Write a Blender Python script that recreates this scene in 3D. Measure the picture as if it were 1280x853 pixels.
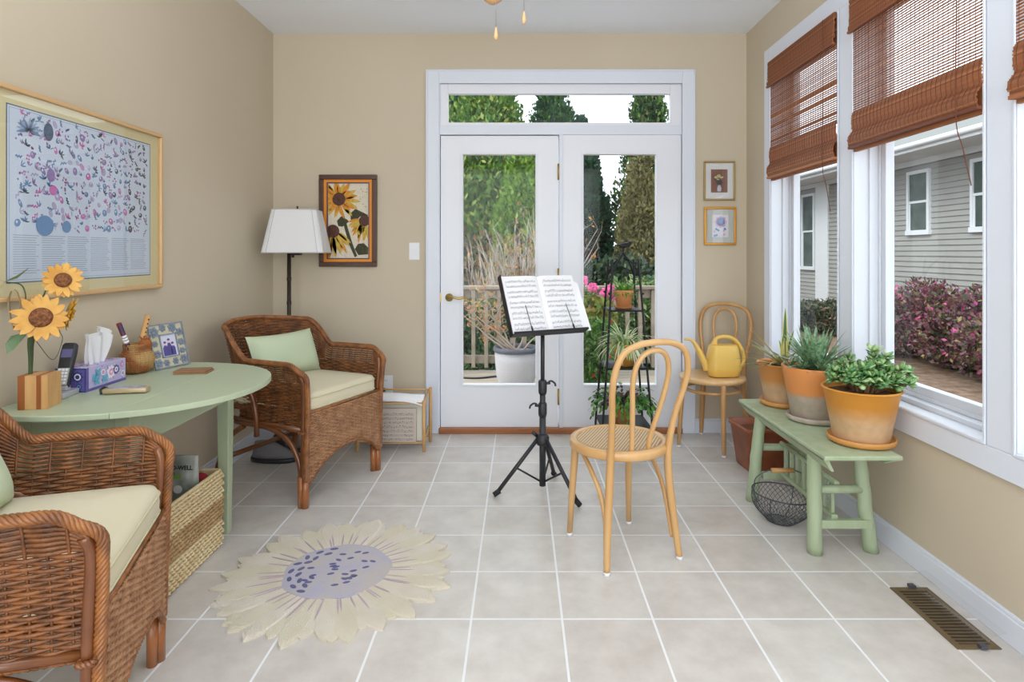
import bpy, bmesh, math, random
import numpy as np
from mathutils import Vector, Matrix

# ------------------------------------------------------------------ clear, camera, world, exposure
for o in list(bpy.data.objects): bpy.data.objects.remove(o)
SC = bpy.context.scene
COL = SC.collection
PI = math.pi
cam_d = bpy.data.cameras.new('camera'); cam = bpy.data.objects.new('camera', cam_d); COL.objects.link(cam)
cam.location = (0, 0, 1.2316); cam.rotation_euler = (PI/2, 0, 0)
cam_d.sensor_width = 36; cam_d.sensor_fit = 'HORIZONTAL'; cam_d.lens = 762/1280*36
cam_d.shift_x = -10/1280; cam_d.shift_y = -110.5/1280
cam_d.clip_start = .02; cam_d.clip_end = 200
SC.camera = cam
SC.view_settings.view_transform = 'Standard'; SC.view_settings.look = 'None'
SC.view_settings.gamma = 1; SC.view_settings.use_curve_mapping = False
SC.view_settings.exposure = 0.0
W = bpy.data.worlds.new('overcast_sky'); SC.world = W; W.use_nodes = True
bg = W.node_tree.nodes['Background']; bg.inputs[0].default_value = (.86, .93, 1, 1); bg.inputs[1].default_value = 2.7
def area(name, loc, rot, sx, sy, power, col=(1, 1, 1)):
    l = bpy.data.lights.new(name, 'AREA'); l.shape = 'RECTANGLE'; l.size = sx; l.size_y = sy; l.energy = power; l.color = col
    o = bpy.data.objects.new(name, l); COL.objects.link(o); o.location = loc; o.rotation_euler = rot
    return o
area('rear_fill_light', (-.1, -1.55, 1.55), (PI/2, 0, 0), 2.8, 2.1, 44, (.93, .97, 1))  # added fill lamp, standing in for daylight from behind the camera
area('ceiling_fill_light', (-.05, .9, 1.95), (PI*.97, 0, 0), 1.2, .8, 36, (.93, .97, 1))  # made-up lamp aimed upward, added to brighten the ceiling
sun_d = bpy.data.lights.new('hazy_sun', 'SUN'); sun_d.energy = 1.6; sun_d.angle = math.radians(25); sun_d.color = (1, .97, .92)
sun = bpy.data.objects.new('hazy_sun', sun_d); COL.objects.link(sun); sun.rotation_euler = Vector((-.72, -.42, .8)).to_track_quat('Z', 'Y').to_euler()

# ------------------------------------------------------------------ materials
def lin(c):
    c = c/255.0
    return c/12.92 if c <= .04045 else ((c+.055)/1.055)**2.4
def rgb(r, g, b): return (lin(r), lin(g), lin(b), 1)
MATS = {}
def mat(name, col, rough=.5, metal=0, col2=None, scale=8, bump=0, bscale=40, spec=None, stretch=(1, 1, 1), coat=0, trans=0, island=None, detail=3):
    if name in MATS: return MATS[name]
    m = bpy.data.materials.new(name); m.use_nodes = True; MATS[name] = m
    nt = m.node_tree; N = nt.nodes; L = nt.links; b = N['Principled BSDF']
    b.inputs['Base Color'].default_value = rgb(*col); b.inputs['Roughness'].default_value = rough; b.inputs['Metallic'].default_value = metal
    if spec is not None: b.inputs['Specular IOR Level'].default_value = spec
    if coat: b.inputs['Coat Weight'].default_value = coat
    tc = N.new('ShaderNodeTexCoord'); mp = N.new('ShaderNodeMapping'); mp.inputs['Scale'].default_value = stretch
    L.new(tc.outputs['Object'], mp.inputs[0])
    if col2:
        n = N.new('ShaderNodeTexNoise'); n.inputs['Scale'].default_value = scale; n.inputs['Detail'].default_value = detail
        L.new(mp.outputs[0], n.inputs['Vector'])
        r = N.new('ShaderNodeValToRGB'); r.color_ramp.elements[0].position = .35; r.color_ramp.elements[1].position = .65
        r.color_ramp.elements[0].color = rgb(*col); r.color_ramp.elements[1].color = rgb(*col2)
        L.new(n.outputs[0], r.inputs[0]); L.new(r.outputs[0], b.inputs['Base Color'])
    if island:
        g = N.new('ShaderNodeNewGeometry'); r = N.new('ShaderNodeValToRGB')
        cols = island; r.color_ramp.elements[0].color = rgb(*cols[0]); r.color_ramp.elements[1].color = rgb(*cols[-1])
        for i in range(1, len(cols)-1):
            e = r.color_ramp.elements.new(i/(len(cols)-1)); e.color = rgb(*cols[i])
        L.new(g.outputs['Random Per Island'], r.inputs[0]); L.new(r.outputs[0], b.inputs['Base Color'])
    if bump:
        n2 = N.new('ShaderNodeTexNoise'); n2.inputs['Scale'].default_value = bscale; n2.inputs['Detail'].default_value = 4
        L.new(mp.outputs[0], n2.inputs['Vector'])
        bp = N.new('ShaderNodeBump'); bp.inputs['Strength'].default_value = bump; bp.inputs['Distance'].default_value = .01
        L.new(n2.outputs[0], bp.inputs['Height']); L.new(bp.outputs[0], b.inputs['Normal'])
    if trans:
        out = N['Material Output']; t = N.new('ShaderNodeBsdfTranslucent'); mx = N.new('ShaderNodeMixShader')
        mx.inputs[0].default_value = trans; src = b.inputs['Base Color']
        if src.is_linked: L.new(src.links[0].from_socket, t.inputs[0])
        else: t.inputs[0].default_value = src.default_value
        L.new(b.outputs[0], mx.inputs[1]); L.new(t.outputs[0], mx.inputs[2]); L.new(mx.outputs[0], out.inputs[0])
    return m
def glass(name, tint=(1, 1, 1), gl=.5):
    if name in MATS: return MATS[name]
    m = bpy.data.materials.new(name); m.use_nodes = True; MATS[name] = m
    N = m.node_tree.nodes; L = m.node_tree.links; N.remove(N['Principled BSDF'])
    t = N.new('ShaderNodeBsdfTransparent'); t.inputs[0].default_value = (*tint, 1)
    g = N.new('ShaderNodeBsdfGlossy'); g.inputs['Roughness'].default_value = .01
    f = N.new('ShaderNodeLayerWeight'); pw = N.new('ShaderNodeMath'); pw.operation = 'POWER'; pw.inputs[1].default_value = 4; f.inputs[0].default_value = .5; ma = N.new('ShaderNodeMath'); ma.operation = 'MULTIPLY_ADD'; ma.inputs[1].default_value = .9; ma.inputs[2].default_value = .045
    L.new(f.outputs['Facing'], pw.inputs[0]); L.new(pw.outputs[0], ma.inputs[0])
    k = N.new('ShaderNodeMath'); k.operation = 'MULTIPLY'; k.inputs[1].default_value = gl
    mx = N.new('ShaderNodeMixShader'); L.new(ma.outputs[0], k.inputs[0]); L.new(k.outputs[0], mx.inputs[0])
    L.new(t.outputs[0], mx.inputs[1]); L.new(g.outputs[0], mx.inputs[2]); L.new(mx.outputs[0], N['Material Output'].inputs[0])
    return m
WALL = mat('tan_wall_paint', (208, 195, 173), .75, col2=(205, 192, 169), scale=1.2, bump=.03, bscale=220)
CEIL = mat('ceiling_paint', (243, 247, 254), .8)
TRIM = mat('white_trim_paint', (226, 231, 242), .38)
WSASH = mat('window_sash_vinyl', (218, 222, 230), .35)
DOORP = mat('door_paint', (236, 238, 245), .35)
GLASS = glass('window_glass', (.975, .985, .98), .22)
PGLASS = glass('picture_glass', (1, 1, 1), .8)
GREEN = mat('sage_green_paint', (180, 191, 163), .42, col2=(175, 187, 157), scale=3, bump=.05, bscale=60)
BENCH = mat('bench_green_paint', (174, 188, 158), .45, col2=(160, 176, 140), scale=6, bump=.25, bscale=18, stretch=(3, 3, .6))
BENTW = mat('bentwood_beech', (216, 174, 120), .32, col2=(202, 156, 98), scale=9, stretch=(1, 1, .25), coat=.3)
BENTW2 = mat('far_chair_beech', (208, 162, 108), .32, col2=(190, 140, 84), scale=9, stretch=(1, 1, .25), coat=.3)
SEATW = mat('plywood_seat', (226, 188, 138), .35, col2=(214, 172, 120), scale=6, stretch=(1, 6, 1), coat=.2)
BLACKM = mat('black_metal', (38, 38, 42), .4, .3)
BLACKP = mat('black_plastic', (40, 41, 46), .45)
IRON = mat('dark_iron', (36, 37, 40), .5, .5)
BRASS = mat('brass', (188, 160, 98), .3, .9)
BRONZE = mat('dark_bronze', (62, 54, 50), .4, .6)
OAK = mat('oak_threshold', (176, 112, 64), .4, col2=(150, 90, 48), scale=8, stretch=(.3, 4, 4))
WICK = mat('wicker_strands', (92, 54, 28), .4, col2=(140, 86, 44), scale=26, bump=.3, bscale=200, coat=.15)
WICKS = mat('wicker_skirt', (152, 106, 72), .5, col2=(186, 140, 102), scale=26, bump=.3, bscale=200)
WICKR = mat('wicker_rope', (112, 66, 32), .4, col2=(158, 100, 50), scale=22, coat=.2)
CANE = mat('rattan_pole', (126, 74, 36), .3, col2=(102, 56, 28), scale=8, coat=.4)
CANEL = mat('rattan_foot', (168, 104, 56), .3, col2=(146, 86, 44), scale=8, coat=.4)
CREAM = mat('cream_cushion', (220, 212, 186), .85, col2=(216, 207, 178), scale=3, bump=.15, bscale=380)
PIPE = mat('cushion_piping', (206, 198, 164), .8)
PILLOW = mat('green_pillow_fabric', (196, 208, 176), .85, bump=.2, bscale=300)
PAPER = mat('white_paper', (240, 240, 242), .7)
INK = mat('black_ink', (70, 70, 78), .7)
WHITEP = mat('white_plastic', (236, 238, 242), .35)
SHADE = mat('lamp_shade_fabric', (252, 252, 253), .8, trans=.35)
SHTRIM = mat('lamp_shade_edge', (205, 205, 208), .8)
SOIL = mat('potting_soil', (92, 62, 46), .9, col2=(128, 84, 60), scale=60, bump=.6, bscale=90)

# ------------------------------------------------------------------ mesh builder
class MB:
    def __init__(s): s.v = []; s.f = []; s.m = []; s.sm = []
    def add(s, vs, fs, mi=0, smooth=False):
        b = len(s.v); s.v.extend([tuple(v) for v in vs])
        for f in fs: s.f.append(tuple(b+i for i in f)); s.m.append(mi); s.sm.append(smooth)
        return s
    def box(s, x0, x1, y0, y1, z0, z1, mi=0, M=None):
        v = [Vector((x, y, z)) for z in (z0, z1) for y in (y0, y1) for x in (x0, x1)]
        if M is not None: v = [M @ p for p in v]
        return s.add(v, [(0, 2, 3, 1), (4, 5, 7, 6), (0, 1, 5, 4), (2, 6, 7, 3), (0, 4, 6, 2), (1, 3, 7, 5)], mi)
    def tube(s, pts, r, n=8, mi=0, cap=True, closed=False, flat=1.0, up=None):
        P = [Vector(p) for p in pts]; k = len(P)
        R = r if hasattr(r, '__len__') else [r]*k
        vs = []; prev = None
        for i, p in enumerate(P):
            if closed: t = (P[(i+1) % k]-P[i-1])
            else: t = P[min(i+1, k-1)]-P[max(i-1, 0)]
            if t.length < 1e-9: t = Vector((0, 0, 1))
            t.normalize()
            if prev is None:
                a = Vector(up) if up else (Vector((0, 0, 1)) if abs(t.z) < .9 else Vector((1, 0, 0)))
                u = (a-t*a.dot(t)).normalized()
            else:
                u = prev-t*prev.dot(t)
                u = u.normalized() if u.length > 1e-6 else prev
            prev = u; w = t.cross(u)
            for j in range(n):
                a = 2*PI*j/n; vs.append(p+u*math.cos(a)*R[i]*flat+w*math.sin(a)*R[i])
        fs = []
        for i in range(k if closed else k-1):
            i2 = (i+1) % k
            for j in range(n):
                j2 = (j+1) % n; fs.append((i*n+j, i*n+j2, i2*n+j2, i2*n+j))
        s.add(vs, fs, mi, True)
        if cap and not closed:
            b = len(s.v)-len(vs)
            s.f.append(tuple(b+j for j in reversed(range(n)))); s.m.append(mi); s.sm.append(False)
            s.f.append(tuple(b+(k-1)*n+j for j in range(n))); s.m.append(mi); s.sm.append(False)
        return s
    def lathe(s, prof, n=32, c=(0, 0, 0), mi=0, cap=True, M=None, sx=1, sy=1):
        c = Vector(c); vs = []
        for r, z in prof:
            for j in range(n):
                a = 2*PI*j/n; p = Vector((r*math.cos(a)*sx, r*math.sin(a)*sy, z))
                vs.append(c+(M @ p if M is not None else p))
        fs = [(i*n+j, i*n+(j+1) % n, (i+1)*n+(j+1) % n, (i+1)*n+j) for i in range(len(prof)-1) for j in range(n)]
        s.add(vs, fs, mi, True)
        if cap:
            b = len(s.v)-len(vs)
            s.f.append(tuple(b+j for j in reversed(range(n)))); s.m.append(mi); s.sm.append(False)
            q = (len(prof)-1)*n
            s.f.append(tuple(b+q+j for j in range(n))); s.m.append(mi); s.sm.append(False)
        return s
    def prism(s, poly, M, t, mi=0):
        n = len(poly)
        vs = [M @ Vector((x, y, 0)) for x, y in poly]+[M @ Vector((x, y, t)) for x, y in poly]
        fs = [tuple(reversed(range(n))), tuple(range(n, 2*n))]+[(i, (i+1) % n, n+(i+1) % n, n+i) for i in range(n)]
        return s.add(vs, fs, mi)
    def ball(s, c, r, n=12, m=8, mi=0, sc=(1, 1, 1), M=None):
        c = Vector(c); vs = []
        for i in range(m+1):
            th = PI*i/m
            for j in range(n):
                a = 2*PI*j/n; p = Vector((math.sin(th)*math.cos(a)*sc[0], math.sin(th)*math.sin(a)*sc[1], math.cos(th)*sc[2]))*r
                vs.append(c+(M @ p if M is not None else p))
        fs = [(i*n+j, (i+1)*n+j, (i+1)*n+(j+1) % n, i*n+(j+1) % n) for i in range(m) for j in range(n)]
        return s.add(vs, fs, mi, True)
    def build(s, name, mats, parent=None, bevel=0, subs=0, **k):
        me = bpy.data.meshes.new(name); me.from_pydata(s.v, [], s.f)
        for m in (mats if isinstance(mats, (list, tuple)) else [mats]): me.materials.append(m)
        me.polygons.foreach_set('material_index', s.m); me.polygons.foreach_set('use_smooth', s.sm)
        me.update(); o = bpy.data.objects.new(name, me); COL.objects.link(o)
        if parent: o.parent = parent
        if bevel:
            b = o.modifiers.new('bevel', 'BEVEL'); b.width = bevel; b.segments = 2; b.limit_method = 'ANGLE'; b.angle_limit = .7
        if subs:
            q = o.modifiers.new('subd', 'SUBSURF'); q.levels = subs; q.render_levels = subs
        for a, b in k.items(): o[a] = b
        return o
def thing(name, label, cat, loc=(0, 0, 0), rz=0, group=None):
    o = bpy.data.objects.new(name, None); COL.objects.link(o); o.empty_display_size = .1
    o.location = loc; o.rotation_euler = (0, 0, rz); o['label'] = label; o['category'] = cat
    if group: o['group'] = group
    return o
def tag(o, label, cat, group=None, kind=None):
    o['label'] = label; o['category'] = cat
    if group: o['group'] = group
    if kind: o['kind'] = kind
    return o
def struct(o): o['kind'] = 'structure'; return o
def spline(P, n=8, closed=False):
    P = [Vector(p) for p in P]; k = len(P); out = []
    for i in range(k if closed else k-1):
        p0 = P[(i-1) % k] if closed or i > 0 else P[0]*2-P[1]
        p1 = P[i]; p2 = P[(i+1) % k]
        p3 = P[(i+2) % k] if closed or i+2 < k else P[-1]*2-P[-2]
        for j in range(n):
            t = j/n
            out.append(.5*((2*p1)+(p2-p0)*t+(2*p0-5*p1+4*p2-p3)*t*t+(3*p1-p0-3*p2+p3)*t*t*t))
    if not closed: out.append(P[-1])
    return out
def resample(P, step):
    P = [Vector(p) for p in P]; d = [0]
    for i in range(1, len(P)): d.append(d[-1]+(P[i]-P[i-1]).length)
    n = max(2, int(d[-1]/step)); out = []; j = 0
    for i in range(n+1):
        t = d[-1]*i/n
        while j < len(P)-2 and d[j+1] < t: j += 1
        q = (t-d[j])/max(1e-9, d[j+1]-d[j]); out.append(P[j].lerp(P[j+1], min(1, q)))
    return out
def rope(mb, path, R, r, strands=4, pitch=.07, step=.008, n=6, mi=0):
    P = resample(path, step); prev = None; fr = []
    for i, p in enumerate(P):
        t = (P[min(i+1, len(P)-1)]-P[max(0, i-1)]).normalized()
        if prev is None:
            a = Vector((0, 0, 1)) if abs(t.z) < .9 else Vector((1, 0, 0)); u = (a-t*a.dot(t)).normalized()
        else: u = (prev-t*prev.dot(t)).normalized()
        prev = u; fr.append((p, u, t.cross(u)))
    for k in range(strands):
        mb.tube([p+(u*math.cos(2*PI*(i*step/pitch+k/strands))+w*math.sin(2*PI*(i*step/pitch+k/strands)))*R for i, (p, u, w) in enumerate(fr)], r, n, mi)
def frame_M(origin, ux, uy):
    ux = Vector(ux).normalized(); uy = Vector(uy).normalized(); n = ux.cross(uy)
    M = Matrix((ux, uy, n)).transposed().to_4x4(); M.translation = Vector(origin); return M
def ell(cx, cy, a, b, n=14, rot=0):
    return [(cx+a*math.cos(t)*math.cos(rot)-b*math.sin(t)*math.sin(rot), cy+a*math.cos(t)*math.sin(rot)+b*math.sin(t)*math.cos(rot)) for t in [2*PI*i/n for i in range(n)]]
def petal(cx, cy, ang, L0, L1, w, bend=0):
    d = (math.cos(ang), math.sin(ang)); q = (-d[1], d[0]); out = []
    prof = [(0, .35), (.3, .9), (.6, 1), (.85, .55), (1, 0), (.85, -.55), (.6, -1), (.3, -.9), (0, -.35)]
    for t, s_ in prof:
        l = L0+(L1-L0)*t; o = w*s_+bend*t*t
        out.append((cx+d[0]*l+q[0]*o, cy+d[1]*l+q[1]*o))
    return out
def rect(x0, x1, y0, y1): return [(x0, y0), (x1, y0), (x1, y1), (x0, y1)]
def flat(mb, M, poly, mi, k):
    mb.add([M @ Vector((x, y, .0004*k)) for x, y in poly], [tuple(range(len(poly)))], mi)

# ------------------------------------------------------------------ dimensions of the room
XL, XR, YB, H = -1.689, 1.55, 4.171, 2.731
def xb(px): return (px-650)/182.7
def zb(py): return 1.2316+(316-py)/182.7
YF = -1.7

# floor with tiles ---------------------------------------------------------
def tile_mat():
    m = bpy.data.materials.new('beige_floor_tiles'); m.use_nodes = True
    N = m.node_tree.nodes; L = m.node_tree.links; b = N['Principled BSDF']
    g = N.new('ShaderNodeNewGeometry'); mp = N.new('ShaderNodeMapping'); mp.inputs['Location'].default_value = (-.1415+.3048*20, -1.749+.3048*20, 0)
    L.new(g.outputs['Position'], mp.inputs[0])
    br = N.new('ShaderNodeTexBrick'); br.offset = 0; br.squash = 1
    for k, v in (('Scale', 1), ('Mortar Size', .0042), ('Mortar Smooth', .15), ('Bias', 0), ('Brick Width', .3048), ('Row Height', .3045)): br.inputs[k].default_value = v
    br.inputs['Color1'].default_value = rgb(211, 207, 202); br.inputs['Color2'].default_value = rgb(204, 198, 192); br.inputs['Mortar'].default_value = rgb(236, 237, 238)
    L.new(mp.outputs[0], br.inputs['Vector'])
    n = N.new('ShaderNodeTexNoise'); n.inputs['Scale'].default_value = 7; n.inputs['Detail'].default_value = 8; n.inputs['Roughness'].default_value = .65
    L.new(g.outputs['Position'], n.inputs['Vector'])
    r = N.new('ShaderNodeValToRGB'); r.color_ramp.elements[0].position = .3; r.color_ramp.elements[1].position = .72
    r.color_ramp.elements[0].color = (.86, .84, .82, 1); r.color_ramp.elements[1].color = (1.1, 1.1, 1.1, 1)
    L.new(n.outputs[0], r.inputs[0])
    mx = N.new('ShaderNodeMix'); mx.data_type = 'RGBA'; mx.blend_type = 'MULTIPLY'; mx.inputs[0].default_value = 1
    L.new(br.outputs['Color'], mx.inputs[6]); L.new(r.outputs[0], mx.inputs[7])
    mx2 = N.new('ShaderNodeMix'); mx2.data_type = 'RGBA'; L.new(br.outputs['Fac'], mx2.inputs[0])
    L.new(mx.outputs[2], mx2.inputs[6]); mx2.inputs[7].default_value = rgb(236, 237, 238)
    L.new(mx2.outputs[2], b.inputs['Base Color'])
    rr = N.new('ShaderNodeMapRange'); rr.inputs[3].default_value = .3; rr.inputs[4].default_value = .7; L.new(br.outputs['Fac'], rr.inputs[0]); L.new(rr.outputs[0], b.inputs['Roughness'])
    bp = N.new('ShaderNodeBump'); bp.inputs['Strength'].default_value = .5; bp.inputs['Distance'].default_value = .002; bp.invert = True
    n3 = N.new('ShaderNodeTexNoise'); n3.inputs['Scale'].default_value = 25; n3.inputs['Detail'].default_value = 5; L.new(g.outputs['Position'], n3.inputs['Vector'])
    ad = N.new('ShaderNodeMath'); ad.operation = 'MULTIPLY_ADD'; ad.inputs[1].default_value = .25; L.new(n3.outputs[0], ad.inputs[0]); L.new(br.outputs['Fac'], ad.inputs[2])
    L.new(ad.outputs[0], bp.inputs['Height']); L.new(bp.outputs[0], b.inputs['Normal'])
    return m
struct(MB().box(XL-.15, XR+.14, YF, YB+.14, -.12, 0).build('floor', tile_mat()))
struct(MB().box(XL-.15, XR+.16, YF, YB+.14, H, H+.1).build('ceiling', CEIL))
struct(MB().box(XL-.15, XL, YF, YB+.14, 0, H).build('wall_left', WALL))
DX0, DX1, DZ1 = -.585, 1.135, 2.40
w = MB(); w.box(XL, DX0, YB, YB+.14, 0, H); w.box(DX1, XR, YB, YB+.14, 0, H); w.box(DX0, DX1, YB, YB+.14, DZ1, H)
struct(w.build('wall_back', WALL))
WZ0, WZ1 = .600, 2.398
YC = [(3.735, 2.925), (2.812, 2.002), (1.892, 1.09)]    # window openings along the right wall (far, near)
w = MB(); w.box(XR, XR+.14, YF, YB+.14, 0, WZ0); w.box(XR, XR+.14, YF, YB+.14, WZ1, H)
edges = [YB+.14]+[e for p in YC for e in p]+[YF]
for i in range(0, len(edges), 2): w.box(XR, XR+.14, edges[i+1], edges[i], WZ0, WZ1)
struct(w.build('wall_right', WALL))
# the wall behind the camera with a wide opening, added and sized to let sky light fill the room
w = MB(); w.box(XL, -1.35, YF-.12, YF, 0, H); w.box(1.2, XR, YF-.12, YF, 0, H); w.box(-1.35, 1.2, YF-.12, YF, 2.55, H)
struct(w.build('wall_rear', WALL))

# baseboards ---------------------------------------------------------------
def baseboard(name, x0, x1, y0, y1, axis):
    m = MB(); t = .015
    m.box(x0, x1, y0, y1, 0, .085)
    if axis == 'x': m.box(x0, x1, y0+.004, y1, .085, .098)
    elif axis == 'l': m.box(x0, x1-.004, y0, y1, .085, .098)
    else: m.box(x0+.004, x1, y0, y1, .085, .098)
    return struct(m.build(name, TRIM, bevel=.003))
baseboard('baseboard_left', XL, XL+.015, YF, YB, 'l')
baseboard('baseboard_right', XR-.015, XR, YF, YB, 'r')
m = MB(); m.box(XL+.015, -.640, YB-.015, YB, 0, .085); m.box(XL+.015, -.64, YB-.011, YB, .085, .098); m.box(1.193, XR-.015, YB-.015, YB, 0, .085); m.box(1.193, XR-.015, YB-.011, YB, .085, .098)
struct(m.build('baseboard_back', TRIM, bevel=.003))

# window casing (right wall) -----------------------------------------------
m = MB(); xf = XR-.018
m.box(xf, XR, 3.735, 3.826, .512, 2.492); m.box(xf, XR, .99, 3.735, 2.398, 2.492); m.box(xf, XR, .99, 3.735, .512, .600)
m.box(xf, XR, 2.812, 2.925, .6, 2.398); m.box(xf, XR, 1.892, 2.002, .6, 2.398); m.box(xf, XR, .99, 1.09, .6, 2.398)
for (a, b_) in YC:      # bead round each opening
    m.box(xf-.006, xf, a-.012, a, .600, 2.398); m.box(xf-.006, xf, b_, b_+.012, .6, 2.398)
    m.box(xf-.006, xf, b_+.012, a-.012, .600, .612); m.box(xf-.006, xf, b_+.012, a-.012, 2.386, 2.398)
struct(m.build('trim_2', TRIM, bevel=.003))
for i, (a, b_) in enumerate(YC):
    r = bpy.data.objects.new('window_%d' % (i+1), None); COL.objects.link(r); r['kind'] = 'structure'
    m = MB(); x0, x1 = XR-.018, XR+.14
    m.box(x0+.002, x1, a-.012, a+.0, .6, 2.398); m.box(x0+.002, x1, b_, b_+.012, .6, 2.398)
    m.box(x0+.002, x1, b_+.012, a-.012, .6, .612); m.box(x0+.002, x1, b_+.012, a-.012, 2.386, 2.398)
    # stepped stops
    m.box(XR+.05, x1, a-.024, a-.012, .612, 2.386); m.box(XR+.05, x1, b_+.012, b_+.024, .612, 2.386); m.box(XR+.05, x1, b_+.024, a-.024, .612, .632); m.box(XR+.05, x1, b_+.024, a-.024, 2.37, 2.386)
    m.build('jamb', WSASH, r, bevel=.002)
    m = MB(); sx0, sx1 = XR+.095, XR+.135; f = .046; ya, yb = a-.024, b_+.024; za, zb_ = .632, 2.37
    m.box(sx0, sx1, ya-f, ya, za, zb_); m.box(sx0, sx1, yb, yb+f, za, zb_); m.box(sx0, sx1, yb+f, ya-f, za, za+.05); m.box(sx0, sx1, yb+f, ya-f, zb_-.05, zb_)
    m.box(sx0-.008, sx0, ya-.014, ya, za, zb_); m.box(sx0-.008, sx0, yb, yb+.014, za, zb_); m.box(sx0-.008, sx0, yb+.014, ya-.014, za, za+.016)
    m.build('sash', WSASH, r, bevel=.003)
    MB().box(sx0+.018, sx0+.022, yb+f-.004, ya-f+.004, za+.046, zb_-.046).build('pane', GLASS, r)

# door unit ----------------------------------------------------------------
m = MB(); yc = YB-.02
X0, X1, Zt = xb(533), xb(868), zb(88)
def casing(m, x0, x1, z0, z1, y0, y1): m.box(x0, x1, y0, y1, z0, z1)
casing(m, X0, xb(549), 0, Zt, yc, YB); casing(m, xb(852), X1, 0, Zt, yc, YB); casing(m, xb(549), xb(852), zb(105), Zt, yc, YB)
m.box(X0-.0, X0+.012, yc-.007, yc, 0, Zt); m.box(X1-.012, X1, yc-.007, yc, 0, Zt); m.box(X0+.012, X1-.012, yc-.007, yc, Zt-.012, Zt)
struct(m.build('trim_1', TRIM, bevel=.003))
m = MB()        # jambs, head, mullion bar
m.box(xb(549)-.03, xb(550), YB-.012, YB+.13, 0, DZ1-.002); m.box(xb(852), xb(852)+.028, YB-.012, YB+.13, 0, DZ1-.002)
m.box(xb(550), xb(852), YB-.012, YB+.13, zb(105), DZ1-.002)
m.box(xb(550), xb(852), YB-.006, YB+.13, zb(168.5), zb(157))
m.box(xb(699), xb(704), YB-.006, YB+.13, .02, zb(168.5))
struct(m.build('trim_3', TRIM, bevel=.002))
wr = bpy.data.objects.new('window_4', None); COL.objects.link(wr); wr['kind'] = 'structure'
m = MB(); y0 = YB+.004; y1 = YB+.05
m.box(xb(550), xb(560), y0, y1, zb(157), zb(105)); m.box(xb(838), xb(852), y0, y1, zb(157), zb(105)); m.box(xb(560), xb(838), y0, y1, zb(157), zb(153)); m.box(xb(560), xb(838), y0, y1, zb(117), zb(105))
m.build('sash', DOORP, wr, bevel=.003)
MB().box(xb(558), xb(840), YB+.025, YB+.029, zb(155), zb(115)).build('pane', GLASS, wr)
def leaf(name, px0, px1, g0, g1, pyt, pyb):
    r = bpy.data.objects.new(name, None); COL.objects.link(r); r['kind'] = 'structure'
    x0, x1, a, b_ = xb(px0), xb(px1), xb(g0), xb(g1); zt, z0 = zb(pyt), zb(pyb); gz1, gz0 = zb(193), zb(481)
    m = MB(); y0, y1 = YB+.004, YB+.048
    m.box(x0, a, y0, y1, z0, zt); m.box(b_, x1, y0, y1, z0, zt); m.box(a, b_, y0, y1, z0, gz0); m.box(a, b_, y0, y1, gz1, zt)
    m.build('door_panel', DOORP, r)
    m = MB(); t = .014
    for (p, q, s_, u) in ((a-t, a, gz0-t, gz1+t), (b_, b_+t, gz0-t, gz1+t), (a, b_, gz0-t, gz0), (a, b_, gz1, gz1+t)): m.box(p, q, y0-.008, y0, s_, u)
    m.build('glazing_bead', DOORP, r, bevel=.003)
    MB().box(a-.003, b_+.003, YB+.024, YB+.028, gz0-.003, gz1+.003).build('pane', GLASS, r)
    return r
d1 = leaf('door_1', 551, 697.6, 578.5, 669.5, 169.8, 534.3)
d2 = leaf('door_2', 704, 851.5, 729.5, 820.5, 168.6, 537)
hx, hz = xb(561.5), zb(372)
m = MB(); Mh = Matrix.Rotation(PI/2, 3, 'X')
m.lathe([(0, .0), (.026, .0), (.028, .004), (.022, .01), (.012, .014), (.010, .045), (0, .045)], 20, (hx, YB+.004, hz), M=Mh, cap=False)
m.tube(spline([(hx, YB-.038, hz), (hx+.03, YB-.045, hz+.004), (hx+.07, YB-.045, hz-.004), (hx+.105, YB-.04, hz+.003)], 6), .0085, 8)
m.build('door_handle', BRASS, d1)
MB().box(xb(550.2), xb(551.6), YB-.004, YB+.006, hz-.03, hz+.03).build('latch_plate', BRASS, d1)
for pz in (215, 345.5, 496):
    z = zb(pz); m = MB(); m.tube([(xb(698), YB-.006, z-.055), (xb(698), YB-.006, z+.055)], .007, 8); m.box(xb(697), xb(699.5), YB-.004, YB+.004, z-.05, z+.05)
    m.build('hinge', BRASS, d1)
MB().box(xb(549), xb(852), YB-.035, YB+.13, 0, .036).build('trim_4', OAK, bevel=.004, kind='structure')

# ------------------------------------------------------------------ outside: ground, deck, railing, house
GZ = -.42
GRASS = mat('mulch_and_leaf_litter', (96, 76, 62), .95, col2=(142, 118, 98), scale=7, bump=.8, bscale=30, detail=8)
struct(MB().box(-26, 40, YB+.2, 44, GZ-.1, GZ).build('ground', GRASS))
struct(MB().box(XR+.3, 40, -10, YB+.2, GZ-.1, GZ).build('ground', GRASS))
DECK = mat('weathered_deck_boards', (176, 164, 148), .8, col2=(150, 138, 124), scale=5, stretch=(.4, 6, 1), bump=.2, bscale=20)
RAILM = mat('weathered_rail_wood', (150, 138, 124), .8, col2=(130, 118, 104), scale=8, bump=.2, bscale=30)
m = MB(); y = YB+.16
while y < 6.6: m.box(-3.2, 2.6, y, y+.132, -.09, -.055); y += .138
m.box(-3.2, 2.6, YB+.15, 6.62, -.16, -.092); m.box(-3.2, 2.6, 6.56, 6.6, GZ, -.16); m.box(-3.2, -3.16, YB+.15, 6.6, GZ, -.16); m.box(2.56, 2.6, YB+.15, 6.6, GZ, -.16)
struct(m.build('deck', DECK))
rail = thing('deck_railing', 'weathered wooden deck railing with square balusters beyond the glass doors', 'railing', (0, 6.55, -.055))
MB().box(-3.2, 2.6, -.07, .07, .895, .93).box(-3.2, 2.6, -.02, .02, .80, .893).build('top_rail', RAILM, rail, bevel=.004)
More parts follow.
